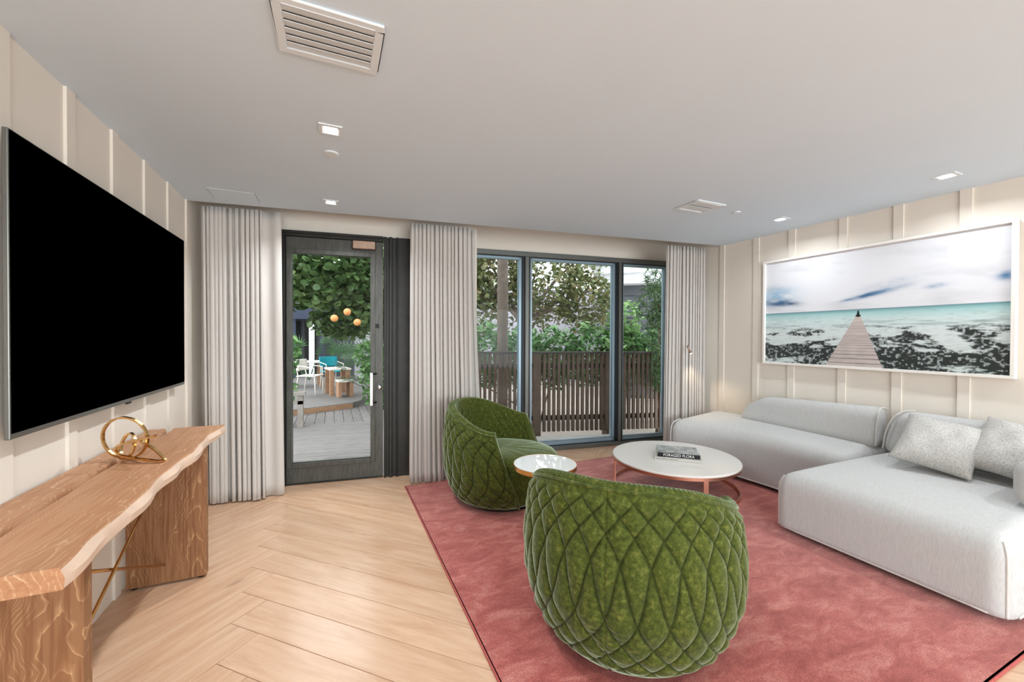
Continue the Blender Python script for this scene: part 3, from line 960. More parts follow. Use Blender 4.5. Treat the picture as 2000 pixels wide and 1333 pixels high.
# ------------------------------------------------------------------ green quilted tub chairs
def tub_chair_parts(root):
    rad = math.radians
    NS, NO, NR, NI = 460, 168, 9, 40
    R_prof = lambda t: np.interp(t, [0, 0.05, 0.16, 0.34, 0.55, 0.78, 1.0], [0.385, 0.412, 0.452, 0.488, 0.498, 0.486, 0.466])
    S_ = np.linspace(-1, 1, NS + 1)
    rim = 0.650 + 0.170 * (0.5 + 0.5 * np.cos(PI * np.clip(np.abs(S_), 0, 1) ** 1.5))   # high at the back, lower at the arms
    def ang(s, t):
        end = rad(50) + (rad(78) - rad(50)) * t ** 0.9
        return PI + s * (PI - end)
    g = lambda t: 4.4 * (t + 0.112 * np.sin(2 * PI * (t - 0.02)))
    z_bot = 0.03
    prof = []; groove_shade = []
    for i in range(NO + 1):
        t = i / NO
        z = z_bot + (rim - 0.028 - z_bot) * t
        th = ang(S_, t * (1 + 0 * S_))
        r = R_prof(t)
        a = 8.5 * S_ * (1 + 0.02 * np.sin(3 * S_)) + g(t)
        b = 8.5 * S_ * (1 + 0.02 * np.sin(3 * S_)) - g(t)
        puff = (np.abs(np.sin(PI * a)) * np.abs(np.sin(PI * b))) ** 0.28
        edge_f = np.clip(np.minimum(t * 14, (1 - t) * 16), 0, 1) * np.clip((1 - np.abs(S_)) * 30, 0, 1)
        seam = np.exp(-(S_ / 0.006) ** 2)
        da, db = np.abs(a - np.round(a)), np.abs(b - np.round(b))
        groove_shade.append(np.maximum(np.exp(-(da / 0.055) ** 2), np.exp(-(db / 0.055) ** 2)) * edge_f)
        wrinkle = 0.0016 * np.sin(170 * t + 3 * np.sin(20 * S_)) * np.exp(-(S_ / 0.07) ** 2)
        rr = r + 0.021 * puff * edge_f - 0.006 * seam + wrinkle * edge_f
        prof.append(np.stack([rr * np.cos(th), rr * np.sin(th), z], 1))
    rt = 0.030
    for i in range(1, NR + 1):
        ph = PI * i / (NR + 1)
        th = ang(S_, 1.0)
        r = R_prof(1.0) - rt + rt * np.cos(ph) * 1.05
        z = rim - 0.028 + 0.030 * np.sin(ph) + 0.0015 * np.sin(S_ * 260)
        prof.append(np.stack([r * np.cos(th), r * np.sin(th), z], 1))
    for i in range(NI + 1):
        t = 1 - i / NI
        z0 = 0.30
        z = z0 + (rim - 0.028 - z0) * t
        tt = (z - z_bot) / (rim - 0.028 - z_bot)
        th = ang(S_, tt)
        r = np.interp(tt, [0, 0.35, 0.6, 1.0], [0.40, 0.405, 0.405, R_prof(1.0) - 2 * rt])
        puff = (np.abs(np.sin(PI * (9 * S_ + 2.5 * t))) * np.abs(np.sin(PI * (9 * S_ - 2.5 * t)))) ** 0.5
        r = r - 0.010 * puff * np.clip(min(t * 8, (1 - t) * 8), 0, 1)
        prof.append(np.stack([r * np.cos(th), r * np.sin(th), z], 1))
    P = np.stack(prof, 0)                     # rows x columns x 3
    nr, nc = P.shape[0], P.shape[1]
    V = P.reshape(-1, 3)
    F = []
    for i in range(nr - 1):
        for j in range(nc - 1):
            F.append((i * nc + j, (i + 1) * nc + j, (i + 1) * nc + j + 1, i * nc + j + 1))
    # front ends of the arms: strips between outer and inner skins
    for j, fl_ in ((0, True), (nc - 1, False)):
        o_rows = list(range(0, NO + 1)); i_rows = list(range(nr - 1, NO, -1))
        n = 40
        oi = [o_rows[int(round(k * (len(o_rows) - 1) / n))] for k in range(n + 1)]
        ii = [i_rows[int(round(k * (len(i_rows) - 1) / n))] for k in range(n + 1)]
        for k in range(n):
            q = [oi[k] * nc + j, oi[k + 1] * nc + j, ii[k + 1] * nc + j, ii[k] * nc + j]
            q = [x for m_, x in enumerate(q) if x not in q[:m_]]
            if len(q) >= 3:
                F.append(tuple(q if fl_ else q[::-1]))
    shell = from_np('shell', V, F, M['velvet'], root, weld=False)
    st_ = np.zeros(nr * nc, np.float32); sv = np.stack(groove_shade, 0).ravel(); st_[:len(sv)] = sv
    shell.data.attributes.new('groove_shade', 'FLOAT', 'POINT').data.foreach_set('value', st_)
    bm = bmesh.new(); bm.from_mesh(shell.data); bmesh.ops.recalc_face_normals(bm, faces=bm.faces); bm.to_mesh(shell.data); bm.free()
    # piping that follows rim and arm fronts
    pipe = []
    j = 0
    for i in range(0, NO + 1, 3): pipe.append(P[i, 0] * np.array([1.004, 1.004, 1]))
    for jj in range(0, nc, 4): pipe.append(P[NO, jj] * np.array([1.006, 1.006, 1]) + np.array([0, 0, 0.006]))
    for i in range(NO, -1, -3): pipe.append(P[i, nc - 1] * np.array([1.004, 1.004, 1]))
    MB().tube([tuple(p) for p in pipe], 0.0065, 6).build('piping', M['velvet'], shell, True)
    # seat cushion with front-to-back channels
    n1, n2 = 60, 44
    V = []; F = []
    def outline(a):
        r = 0.415 + 0.075 * max(0, math.cos(a)) ** 2
        return r
    rows = []
    profile = [(0.0, 0.43), (0.3, 0.43), (0.55, 0.428), (0.75, 0.424), (0.88, 0.412), (0.95, 0.395), (0.99, 0.37), (1.0, 0.345), (0.99, 0.32), (0.96, 0.30)]
    na = 120
    for rr, z in profile:
        row = []
        for k in range(na):
            a = 2 * PI * k / na
            R = outline(a) * max(rr, 0.001)
            x, y = R * math.cos(a), R * math.sin(a)
            ch = 0.006 * (1 - abs(math.sin(PI * y / 0.062)) ** 0.6 * 1.0) if z > 0.36 else 0
            row.append((x, y, z - ch + 0.012 * x))
        rows.append(row)
    V = [p for row in rows for p in row]
    for i in range(len(rows) - 1):
        for k in range(na):
            F.append((i * na + k, (i + 1) * na + k, (i + 1) * na + (k + 1) % na, i * na + (k + 1) % na))
    # finer top surface for the channels
    G = 70
    base = len(V)
    seat = from_np('seat', V, [f[::-1] for f in F], M['velvet'], root)
    # front skirt below the seat
    V = []; F = []
    na, nz = 60, 22
    for i in range(nz + 1):
        t = i / nz
        z = 0.03 + 0.30 * t
        for k in range(na + 1):
            a = rad(-62) + rad(124) * k / na
            r = np.interp(t, [0, 0.1, 0.5, 1], [0.375, 0.405, 0.44, 0.455]) - 0.012
            V.append((r * math.cos(a), r * math.sin(a), z))
    for i in range(nz):
        for k in range(na):
            F.append((i * (na + 1) + k, i * (na + 1) + k + 1, (i + 1) * (na + 1) + k + 1, (i + 1) * (na + 1) + k))
    sk = from_np('front_skirt', V, F, M['velvet'], root)
    md = sk.modifiers.new('thickness', 'SOLIDIFY'); md.thickness = 0.02
    MB().lathe([(0.0, 0.0), (0.34, 0.0), (0.35, 0.02), (0.385, 0.032), (0.0, 0.036)], 64).build('plinth', M['base_black'], root, True, angle=0.6)

ch1 = empty('tub_chair', TR(1.33, 1.575, ZR, math.radians(40)))
tag(ch1, 'green quilted velvet tub chair in the foreground, seen from behind', 'armchair', 'green velvet tub chairs')
tub_chair_parts(ch1)
bpy.context.view_layer.update()
ch2 = copy_tree(ch1)
ch2.matrix_world = TR(1.36, 3.262, ZR, math.radians(-42))
tag(ch2, 'green quilted velvet tub chair by the window curtain, its seat showing', 'armchair', 'green velvet tub chairs')

# ------------------------------------------------------------------ round tables
def coffee_table():
    cx, cy, r = 2.905, 2.81, 0.555
    c = empty('coffee_table', TR(cx, cy, ZR))
    tag(c, 'round low coffee table with white top and rose brass ring base', 'coffee table')
    z = 0.30 - ZR
    MB().lathe([(0, z - 0.020), (r - 0.004, z - 0.020), (r, z - 0.016), (r, z - 0.004), (r - 0.004, z), (0, z)], 96).build('top', M['marble'], c, True, angle=0.5)
    MB().lathe([(r - 0.03, z - 0.044), (r - 0.004, z - 0.044), (r - 0.004, z - 0.020), (r - 0.03, z - 0.020)], 96).build('top_rim', M['copper'], c, True, angle=0.5)
    def ring(r0, r1, z0, z1, name):
        n = 96
        V = []; F = []
        for k in range(n):
            a = 2 * PI * k / n
            for q, zz in ((r0, z0), (r1, z0), (r1, z1), (r0, z1)):
                V.append((q * math.cos(a), q * math.sin(a), zz))
        for k in range(n):
            j = (k + 1) % n
            for m_ in range(4):
                F.append((k * 4 + m_, k * 4 + (m_ + 1) % 4, j * 4 + (m_ + 1) % 4, j * 4 + m_))
        return from_np(name, V, [f[::-1] for f in F], M['copper'], c, False)
    ring(r - 0.020, r - 0.008, 0.0, 0.032, 'base_ring')
    for a in (151, -110, 20):
        ca, sa = math.cos(math.radians(a)), math.sin(math.radians(a))
        MB().box(-0.006, 0.006, -0.02, 0.02, 0.0, z - 0.02).build('leg', M['copper'], c, False, TR(cx + (r - 0.014) * ca, cy + (r - 0.014) * sa, ZR, math.radians(a)))
coffee_table()

def side_table():
    cx, cy, r = 1.385, 2.53, 0.225
    c = empty('side_table', TR(cx, cy, ZR))
    tag(c, 'small round side table with mirrored top and brass rim between the green chairs', 'side table')
    z = 0.50 - ZR
    MB().lathe([(0, z - 0.010), (r - 0.003, z - 0.010), (r - 0.003, z - 0.001), (0, z - 0.001)], 72).build('mirror_top', M['mirror'], c, True, angle=0.5)
    n = 72
    V = []; F = []
    for k in range(n):
        a = 2 * PI * k / n
        for q, zz in ((r - 0.003, z - 0.030), (r + 0.001, z - 0.030), (r + 0.001, z), (r - 0.003, z)):
            V.append((q * math.cos(a), q * math.sin(a), zz))
    for k in range(n):
        j = (k + 1) % n
        for m_ in range(4):
            F.append((k * 4 + m_, j * 4 + m_, j * 4 + (m_ + 1) % 4, k * 4 + (m_ + 1) % 4))
    from_np('rim', V, F, M['brass'], c, False)
    MB().lathe([(0, z - 0.024), (r - 0.004, z - 0.024), (r - 0.004, z - 0.011), (0, z - 0.011)], 72).build('tray', M['brass'], c, True, angle=0.5)
    MB().tube([(0, 0, 0.01), (0, 0, z - 0.024)], 0.014, 16).build('stem', M['brass'], c, True)
    MB().lathe([(0, 0), (0.13, 0), (0.13, 0.008), (0.03, 0.014), (0, 0.014)], 48).build('foot', M['brass'], c, True, angle=0.5)
side_table()

def text_mesh(body, size, mat, parent, mw, name):
    cu = bpy.data.curves.new(name, 'FONT')
    cu.body = body; cu.size = size; cu.extrude = 0.0004
    cu.align_x = 'CENTER'; cu.align_y = 'CENTER'
    tmp = bpy.data.objects.new('tmp_text', cu)
    COL.objects.link(tmp)
    bpy.context.view_layer.update()
    me = bpy.data.meshes.new_from_object(tmp.evaluated_get(bpy.context.evaluated_depsgraph_get()))
    bpy.data.objects.remove(tmp)
    me.name = name
    me.materials.clear()
    return finish(name, me, mat, parent, False, mw)

def book(x, y, z, rz, w, d, t, cover, spine, text, tmat, label, tsize):
    b = empty('book', TR(x, y, z, rz))
    tag(b, label, 'book', 'books on the coffee table')
    bpy.context.view_layer.update()
    MB().box(-w / 2 + 0.002, w / 2 - 0.004, -d / 2 + 0.003, d / 2 - 0.004, 0.002, t - 0.002).build('pages', M['page'], b)
    MB().box(-w / 2, w / 2, -d / 2, d / 2, 0, 0.0025).build('back_cover', cover, b)
    MB().box(-w / 2, w / 2, -d / 2, d / 2, t - 0.0025, t).build('front_cover', cover, b)
    sp = MB().box(-w / 2, w / 2, -d / 2 - 0.0025, -d / 2 + 0.002, 0, t).build('spine', spine, b, bevel=0.001, seg=1)
    mw = TR(x, y, z, rz) @ Matrix.Translation((0, -d / 2 - 0.0027, t / 2)) @ Matrix.Rotation(PI / 2, 4, 'X')
    if text:
        text_mesh(text, tsize, tmat, b, mw, 'title')
    else:                                   # faint printed marks, too small to read
        rnd = random.Random(2)
        x_ = -w / 2 + 0.012
        mk = MB()
        while x_ < -w / 2 + 0.20:
            q = rnd.uniform(0.003, 0.007)
            mk.box(x_, x_ + q, -d / 2 - 0.0029, -d / 2 - 0.0025, t / 2 - 0.005, t / 2 + rnd.uniform(0.001, 0.005))
            x_ += q + rnd.choice((0.0025, 0.003, 0.008))
        mk.build('spine_print', tmat, b)
    return b
# spine runs from (2.70,2.83) to (2.96,2.60): it faces the viewer
bk_rz = math.atan2(-0.225, 0.255)
book(2.905, 2.775, 0.3005, bk_rz - 0.02, 0.39, 0.285, 0.024, M['grey_cover'], M['grey_cover'], '', M['text_grey'], 'pale grey hardcover book at the bottom of the coffee table stack', 0.016)
book(2.915, 2.785, 0.3250, bk_rz + 0.02, 0.355, 0.27, 0.036, M['cover'], M['black_cover'], 'FORAGED FLORA', M['text_white'], 'thick book with black spine and floral cover on top of the stack', 0.033)

# ------------------------------------------------------------------ sofa: two modules, three bolsters
def sofa_part(name, fn, half, r, n, parent, mat='sofa'):
    V, F = roundbox(*half, r, n)
    W = np.array([fn(p[0] / half[0], p[1] / half[1], p[2] / half[2], p) for p in V])
    return from_np(name, W, F, M[mat], parent)

def smoother(pts, k=6):
    P = [Vector(p) for p in pts]
    out = []
    n = len(P)
    for i in range(n - 1):
        p0, p1, p2, p3 = P[max(i - 1, 0)], P[i], P[i + 1], P[min(i + 2, n - 1)]
        for j in range(k):
            t = j / k
            out.append(0.5 * ((2 * p1) + (p2 - p0) * t + (2 * p0 - 5 * p1 + 4 * p2 - p3) * t * t + (3 * p1 - p0 - 3 * p2 + p3) * t ** 3))
    out.append(P[-1])
    return out

def sofa():
    # ---- window-side module
    s1 = empty('sofa_module', TR(3.9, 2.6, ZR))
    tag(s1, 'pale grey upholstered sofa module along the wall, window end', 'sofa', 'modular sofa')
    FY = [1.86, 2.2, 2.45, 2.75, 3.0, 3.2, 3.36]
    FX = [3.64, 3.635, 3.63, 3.60, 3.53, 3.44, 3.37]
    def y_split(x): return 1.905 - 0.165 * (x - 2.96)
    z0 = 0.045
    def m1(a, b, c_, p):
        # a: -1 front .. 1 wall, b: -1 near module two .. 1 window end
        yb = (b + 1) / 2
        xf0 = 3.6
        x_guess = 3.6 + (a + 1) / 2 * 0.5
        ya = y_split(x_guess) + 0.006
        y = ya + (3.36 - ya) * yb
        xf = float(np.interp(y, FY, FX))
        x = xf + (4.145 - xf) * (a + 1) / 2
        top = 0.495 + 0.075 * ((a + 1) / 2) ** 0.9 - 0.02 * (1 - yb) * (1 - (a + 1) / 2) + 0.012 * (1 - b * b)
        q = 0.09 / 0.45
        z = z0 + (top - z0) * max(0.0, ((c_ + 1) / 2 - q) / (1 - q))
        return (x - 3.9, y - 2.6, z - ZR)
    body = sofa_part('seat_base', m1, (0.28, 0.76, 0.225), 0.09, (26, 56, 18), s1)
    # piping up the free corner and along the hem
    hem = [(float(np.interp(y, FY, FX)) - 0.002 - 3.9, y - 2.6, z0 + 0.006 - ZR) for y in np.linspace(1.93, 3.33, 24)]
    MB().tube(hem, 0.007, 6).build('hem_piping', M['sofa_pipe'], body, True)
    MB().tube(smoother([(3.397 - 3.9, 3.337 - 2.6, z0), (3.395 - 3.9, 3.337 - 2.6, 0.25), (3.400 - 3.9, 3.334 - 2.6, 0.40), (3.43 - 3.9, 3.325 - 2.6, 0.462), (3.52 - 3.9, 3.318 - 2.6, 0.492)]), 0.007, 6).build('corner_piping', M['sofa_pipe'], body, True)
    MB().prism([(3.70 - 3.9, 2.0 - 2.6), (4.1 - 3.9, 2.0 - 2.6), (4.1 - 3.9, 3.25 - 2.6), (3.50 - 3.9, 3.25 - 2.6), (3.68 - 3.9, 2.7 - 2.6)], 0.0, 0.06).build('plinth', M['base_black'], s1)
    def b1(a, b, c_, p):
        yb = (b + 1) / 2
        y = 1.745 + (2.955 - yb * 0.0 - 1.745) * yb
        lean = 0.06 * (c_ + 1) / 2
        xw = 4.135
        thick = 0.20 - 0.04 * (c_ + 1) / 2
        x = xw - thick * (1 - a) / 2
        zt = 0.845 - 0.055 * yb - 0.075 * max(0, yb - 0.82) / 0.18 * ((c_ + 1) / 2)
        zb = 0.515 + 0.02 * yb
        z = zb + (zt - zb) * (c_ + 1) / 2
        y -= 0.10 * max(0, (c_ + 1) / 2) * max(0, yb - 0.7) / 0.3
        return (x - 3.9, y - 2.6, z - ZR)
    bol = sofa_part('back_bolster', b1, (0.10, 0.60, 0.15), 0.07, (12, 44, 14), s1)
    MB().tube(smoother([(3.945 - 3.9, 1.752 - 2.6, 0.53), (3.958 - 3.9, 1.750 - 2.6, 0.70), (3.985 - 3.9, 1.748 - 2.6, 0.81), (4.03 - 3.9, 1.748 - 2.6, 0.832), (4.12 - 3.9, 1.748 - 2.6, 0.815)]), 0.006, 6).build('end_piping', M['sofa_pipe'], bol, True)
    # ---- deep module towards the viewer
    s2 = empty('sofa_module', TR(3.5, 1.3, ZR))
    tag(s2, 'deep pale grey sofa module nearest the viewer, with two cushions', 'sofa', 'modular sofa')
    YN, XF = 0.775, 2.952
    def m2(a, b, c_, p):
        ta = (a + 1) / 2
        x = XF + (4.145 - XF) * ta
        yf = y_split(x)
        yn = YN + 0.0 * ta
        y = yn + (yf - yn) * (b + 1) / 2
        top = 0.425 + 0.095 * ta ** 0.8 + 0.012 * (1 - b * b) * (1 - a * a)
        if c_ < 1:
            bulge = 0.010 * (1 - c_ * c_)
        else:
            bulge = 0
        x -= bulge * (1 if a < -0.9 else 0)
        q = 0.085 / 0.38
        z = z0 + (top - z0) * max(0.0, ((c_ + 1) / 2 - q) / (1 - q))
        return (x - 3.5, y - 1.3, z - ZR)
    body = sofa_part('seat_base', m2, (0.60, 0.56, 0.19), 0.085, (54, 54, 18), s2)
    MB().tube([(XF - 0.002 - 3.5, y - 1.3, z0 + 0.006 - ZR) for y in np.linspace(0.85, 1.82, 16)], 0.007, 6).build('hem_piping', M['sofa_pipe'], body, True)
    MB().tube([(x - 3.5, 0.773 - 1.3, z0 + 0.006 - ZR) for x in np.linspace(3.03, 4.1, 16)], 0.007, 6).build('hem_piping', M['sofa_pipe'], body, True)
    for yy, sg in ((1.883, -1), (0.797, 1)):
        MB().tube(smoother([(2.975 - 3.5, yy - 1.3, z0 - ZR + 0.002), (2.973 - 3.5, yy - 1.3, 0.14), (2.973 - 3.5, yy - 1.3, 0.27), (2.979 - 3.5, yy + 0.004 * sg - 1.3, 0.345), (3.00 - 3.5, yy + 0.020 * sg - 1.3, 0.392)]), 0.0075, 6).build('corner_piping', M['sofa_pipe'], body, True)
    MB().prism([(3.05 - 3.5, 0.86 - 1.3), (4.1 - 3.5, 0.86 - 1.3), (4.1 - 3.5, 1.66 - 1.3), (3.05 - 3.5, 1.83 - 1.3)], 0.0, 0.06).build('plinth', M['base_black'], s2)
    def b2(a, b, c_, p):
        yb = (b + 1) / 2
        y = 0.80 + (1.722 - 0.80) * yb
        thick = 0.20 - 0.05 * (c_ + 1) / 2
        x = 4.140 - thick * (1 - a) / 2
        zt, zb = 0.838, 0.50
        z = zb + (zt - zb) * (c_ + 1) / 2
        y -= 0.085 * ((c_ + 1) / 2) ** 2 * max(0, yb - 0.6) / 0.4
        return (x - 3.5, y - 1.3, z - ZR)
    bol = sofa_part('back_bolster', b2, (0.10, 0.46, 0.17), 0.075, (12, 40, 14), s2)
    MB().tube(smoother([(3.948 - 3.5, 1.705 - 1.3, 0.53), (3.955 - 3.5, 1.690 - 1.3, 0.66), (3.975 - 3.5, 1.655 - 1.3, 0.77), (4.02 - 3.5, 1.615 - 1.3, 0.825), (4.06 - 3.5, 1.56 - 1.3, 0.838)]), 0.006, 6).build('end_piping', M['sofa_pipe'], bol, True)
    def b3(a, b, c_, p):
        x = 3.40 + (3.92 - 3.40) * (a + 1) / 2
        y = 0.70 + (0.915 - 0.70) * (b + 1) / 2
        z = 0.475 + (0.745 - 0.475) * (c_ + 1) / 2
        return (x - 3.5, y - 1.3, z - ZR)
    sofa_part('arm_bolster', b3, (0.26, 0.108, 0.135), 0.085, (24, 12, 14), s2)
sofa()

def pillow(loc, rot, w, hgt, th, label, seed):
    rnd = random.Random(seed)
    n = 56
    V = []; F = []
    for sgn in (1, -1):
        base = len(V)
        for i in range(n + 1):
            for j in range(n + 1):
                u, v = 2 * i / n - 1, 2 * j / n - 1
                pu = 1 - 0.10 * (1 - u * u) * abs(v) ** 3 * 0 
                x = u * w / 2 * (1 - 0.07 * (1 - v * v))
                y = v * hgt / 2 * (1 - 0.07 * (1 - u * u))
                k = max(0.0, (1 - u ** 4) * (1 - v ** 4))
                z = sgn * th / 2 * k ** 0.55
                z += 0.006 * math.sin(7 * u + seed) * math.sin(5 * v + seed * 2) * k
                V.append((x, y, z))
        for i in range(n):
            for j in range(n):
                q = (base + i * (n + 1) + j, base + (i + 1) * (n + 1) + j, base + (i + 1) * (n + 1) + j + 1, base + i * (n + 1) + j + 1)
                F.append(q if sgn > 0 else q[::-1])
    o = from_np('throw_pillow', V, F, M['boucle'], None, True, Matrix.Translation(loc) @ Euler(rot).to_matrix().to_4x4())
    tag(o, label, 'pillow', 'boucle cushions on the sofa')
    return o
def frame_rot(normal, up, roll=0.0):
    n = Vector(normal).normalized()
    u = Vector(up); u = (u - n * u.dot(n)).normalized()
    r = u.cross(n)
    m = Matrix((r, u, n)).transposed() @ Matrix.Rotation(roll, 3, 'Z')
    return m.to_euler()
pillow((3.775, 1.330, 0.680), frame_rot((-0.62, -0.22, 0.75), (0, 0, 1), math.radians(-13)), 0.40, 0.43, 0.15, 'boucle cushion leaning in front of the other, nearer the window', 3)
pillow((3.885, 1.005, 0.705), frame_rot((-0.70, -0.05, 0.7), (0, 0, 1), math.radians(-10)), 0.40, 0.42, 0.14, 'boucle cushion half hidden behind the front cushion, at the picture edge', 5)

# ------------------------------------------------------------------ slim reading lamp
lp = empty('floor_lamp', TR(3.695, 3.405, 0))
tag(lp, 'slim white reading lamp with small tilted head before the right curtain', 'lamp')
MB().lathe([(0, 0), (0.035, 0), (0.035, 0.012), (0.008, 0.018), (0, 0.018)], 24).build('base', M['white_metal'], lp, True, angle=0.5)
MB().tube([(0, 0, 0.015), (0, 0, 1.285)], 0.004, 8).build('pole', M['white_metal'], lp, True)
MB().tube([(0.012, 0, 1.31), (0.055, -0.012, 1.225)], 0.011, 14).build('head', M['bronze_box'], lp, True)
MB().tube([(0.055, -0.012, 1.225), (0.058, -0.0128, 1.219)], 0.010, 14).build('lens', M['warm_glow'], lp, True)
sl = bpy.data.lights.new('reading_beam', 'SPOT'); sl.energy = 4.5; sl.color = (1, 0.80, 0.58); sl.spot_size = 1.5; sl.spot_blend = 0.8; sl.shadow_soft_size = 0.01
so = bpy.data.objects.new('reading_beam', sl); COL.objects.link(so)
so.parent = lp
so.matrix_world = Matrix.Translation((3.756, 3.391, 1.212)) @ Vector((-0.25, 0.18, 1)).to_track_quat('Z', 'Y').to_matrix().to_4x4()

# ------------------------------------------------------------------ framed seascape
def seascape():
    X, ya, yb, za, zb = 4.160, 1.087, 2.805, 1.133, 2.197
    W, Hh = yb - ya, zb - za
    f = empty('framed_picture', TR(X, (ya + yb) / 2, za))
    tag(f, 'wide framed seascape with a timber jetty and seated figure above the sofa', 'picture')
    t = 0.022
    for bx in ((-W / 2, W / 2, 0, t), (-W / 2, W / 2, Hh - t, Hh), (-W / 2, -W / 2 + t, t, Hh - t), (W / 2 - t, W / 2, t, Hh - t)):
        MB().box(-0.040, 0.012, bx[0], bx[1], bx[2], bx[3]).build('frame_bar', M['white_frame'], f, bevel=0.002, seg=1)
    # flat print: colours per point of a fine grid
    NX, NY = 430, 260
    u = np.linspace(0, 1, NX)[None, :].repeat(NY, 0)      # 0 = window side (left in view)
    v = np.linspace(0, 1, NY)[:, None].repeat(NX, 1)      # 0 = bottom
    rs = np.random.RandomState(5)
    def vnoise(x, y, seed):
        g = np.random.RandomState(seed).rand(256, 256)
        xi, yi = np.floor(x).astype(int), np.floor(y).astype(int)
        fx, fy_ = x - xi, y - yi
        fx, fy_ = fx * fx * (3 - 2 * fx), fy_ * fy_ * (3 - 2 * fy_)
        g00, g10, g01, g11 = g[yi % 256, xi % 256], g[yi % 256, (xi + 1) % 256], g[(yi + 1) % 256, xi % 256], g[(yi + 1) % 256, (xi + 1) % 256]
        return (g00 * (1 - fx) + g10 * fx) * (1 - fy_) + (g01 * (1 - fx) + g11 * fx) * fy_
    def fbm(x, y, seed, o=5):
        s = 0; a = 0.5; tot = 0
        for i in range(o):
            s = s + a * vnoise(x * 2 ** i, y * 2 ** i, seed + i); tot += a; a *= 0.55
        return s / tot
    lin = lambda *c: np.array(S(*c)[:3])
    hz = 0.488
    k = np.clip((v - hz) / (1 - hz), 0, 1)
    # sky
    sky = lin(222, 223, 228)[None, None, :] * (1 - 0.10 * np.clip(u * k, 0, 1)[..., None])
    n = fbm(u * 5, k * 6 + u * 1.5, 20)
    sky = sky * (1 - 0.16 * np.clip((n - 0.5) * 3, 0, 1)[..., None])
    def cloud(cu, cv, ru, rv, sl_, amt, col):
        nonlocal sky
        du, dv = (u - cu), (v - cv) - sl_ * (u - cu)
        m_ = np.exp(-((du / ru) ** 2 + (dv / rv) ** 2)) * amt * np.clip(fbm(u * 16, v * 26, 60) * 2.2 - 0.25, 0.1, 1.2)
        m_ = np.clip(m_, 0, 1)[..., None]
        sky = sky * (1 - m_) + col[None, None, :] * m_
    cloud(0.07, 0.66, 0.10, 0.09, -0.1, 0.8, lin(140, 178, 206))
    cloud(0.10, 0.585, 0.08, 0.028, -0.15, 1.3, lin(56, 84, 118))
    cloud(0.06, 0.60, 0.06, 0.03, 0, 0.8, lin(80, 120, 160))
    cloud(0.56, 0.615, 0.11, 0.022, 0.35, 1.0, lin(110, 142, 172))
    cloud(0.52, 0.60, 0.04, 0.014, 0.4, 1.0, lin(62, 100, 140))
    cloud(0.44, 0.575, 0.03, 0.010, 0.2, 0.9, lin(80, 118, 152))
    cloud(0.60, 0.68, 0.10, 0.03, 0.35, 0.5, lin(150, 168, 190))
    cloud(0.78, 0.635, 0.035, 0.018, 0.1, 1.0, lin(84, 128, 168))
    cloud(0.99, 0.66, 0.03, 0.03, 0, 1.0, lin(84, 128, 168))
    # sea
    d = np.clip((hz - v) / hz, 0, 1)
    stops = [0, 0.02, 0.07, 0.18, 0.40, 1.0]
    cols = np.array([lin(92, 128, 138), lin(122, 166, 170), lin(166, 204, 204), lin(202, 220, 220), lin(212, 222, 222), lin(204, 216, 214)])
    sea = np.stack([np.interp(d, stops, cols[:, i]) for i in range(3)], -1)
    pd = 1 / (d + 0.05)
    wv = fbm(u * 40, d * 60 + 3, 90, 4)
    sea = sea * (1 - 0.22 * np.clip((wv - 0.5) * 3, 0, 1)[..., None] * np.clip(d * 5, 0, 1)[..., None])
    rk = fbm((u - 0.4) * (6 + 8 * pd * 0.25) + 9, d * 26 / (0.5 + d) + 4, 40, 5)
    near = np.clip((d - 0.24 - 0.12 * (u - 0.4) * 0) / 0.5, 0, 1)
    rk_m = np.clip((rk - (0.63 - 0.27 * near)) * 9, 0, 1) * np.clip(near * 3, 0, 1)
    fine = fbm(u * 90, v * 70, 140, 3)
    rk_m = np.clip(rk_m * (0.45 + 1.0 * np.clip((fine - 0.36) * 9, 0, 1)), 0, 1)[..., None] * 0.96
    sea = sea * (1 - rk_m) + (lin(22, 28, 25) * (0.4 + 1.1 * fine[..., None])) * rk_m
    mid = np.exp(-((d - 0.26) / 0.05) ** 2) * np.clip((fbm(u * 12, d * 40, 170, 4) - 0.45) * 4, 0, 1)
    sea = sea * (1 - 0.55 * mid[..., None]) + lin(90, 122, 124) * 0.55 * mid[..., None]
    img = np.where((v >= hz)[..., None], sky, sea)
    # jetty
    top_v = 0.425
    q = np.clip((top_v - v) / top_v, 0, 1)
    c_ = 0.485 + (0.462 - 0.485) * q
    hw = 0.012 + (0.126 - 0.012) * q
    on = (np.abs(u - c_) < hw) & (v < top_v)
    board = np.sin(95 / (q + 0.30)) * 0.5 + 0.5
    jet = lin(200, 188, 184)[None, None, :] * (1 - 0.25 * (fbm(u * 30, 30 / (q + 0.28), 200, 2) - 0.3))[..., None]
    jet = jet * (1 - 0.5 * (board > 0.90) * np.clip(q * 2.2, 0, 1))[..., None]
    img = np.where(on[..., None], jet, img)
    # small seated figure at the end of the jetty
    fu, fv = 0.485, 0.425
    el = lambda a, b, ra, rb: ((u - a) / ra) ** 2 + ((v - b) / rb) ** 2 < 1
    fig = el(fu, fv + 0.008, 0.012, 0.010) | el(fu, fv + 0.022, 0.0065, 0.018) | el(fu, fv + 0.045, 0.0035, 0.0075)
    img = np.where(fig[..., None], lin(24, 26, 28)[None, None, :], img)
    Wp, Hp = W - 2 * t, Hh - 2 * t
    V = np.stack([np.full(u.shape, -0.018), Wp / 2 - u * Wp, t + v * Hp], -1).reshape(-1, 3)
    idx = np.arange(NX * NY).reshape(NY, NX)
    Fq = np.stack([idx[:-1, :-1], idx[:-1, 1:], idx[1:, 1:], idx[1:, :-1]], -1).reshape(-1, 4)
    me = bpy.data.meshes.new('print')
    me.from_pydata(V.tolist(), [], Fq.tolist())
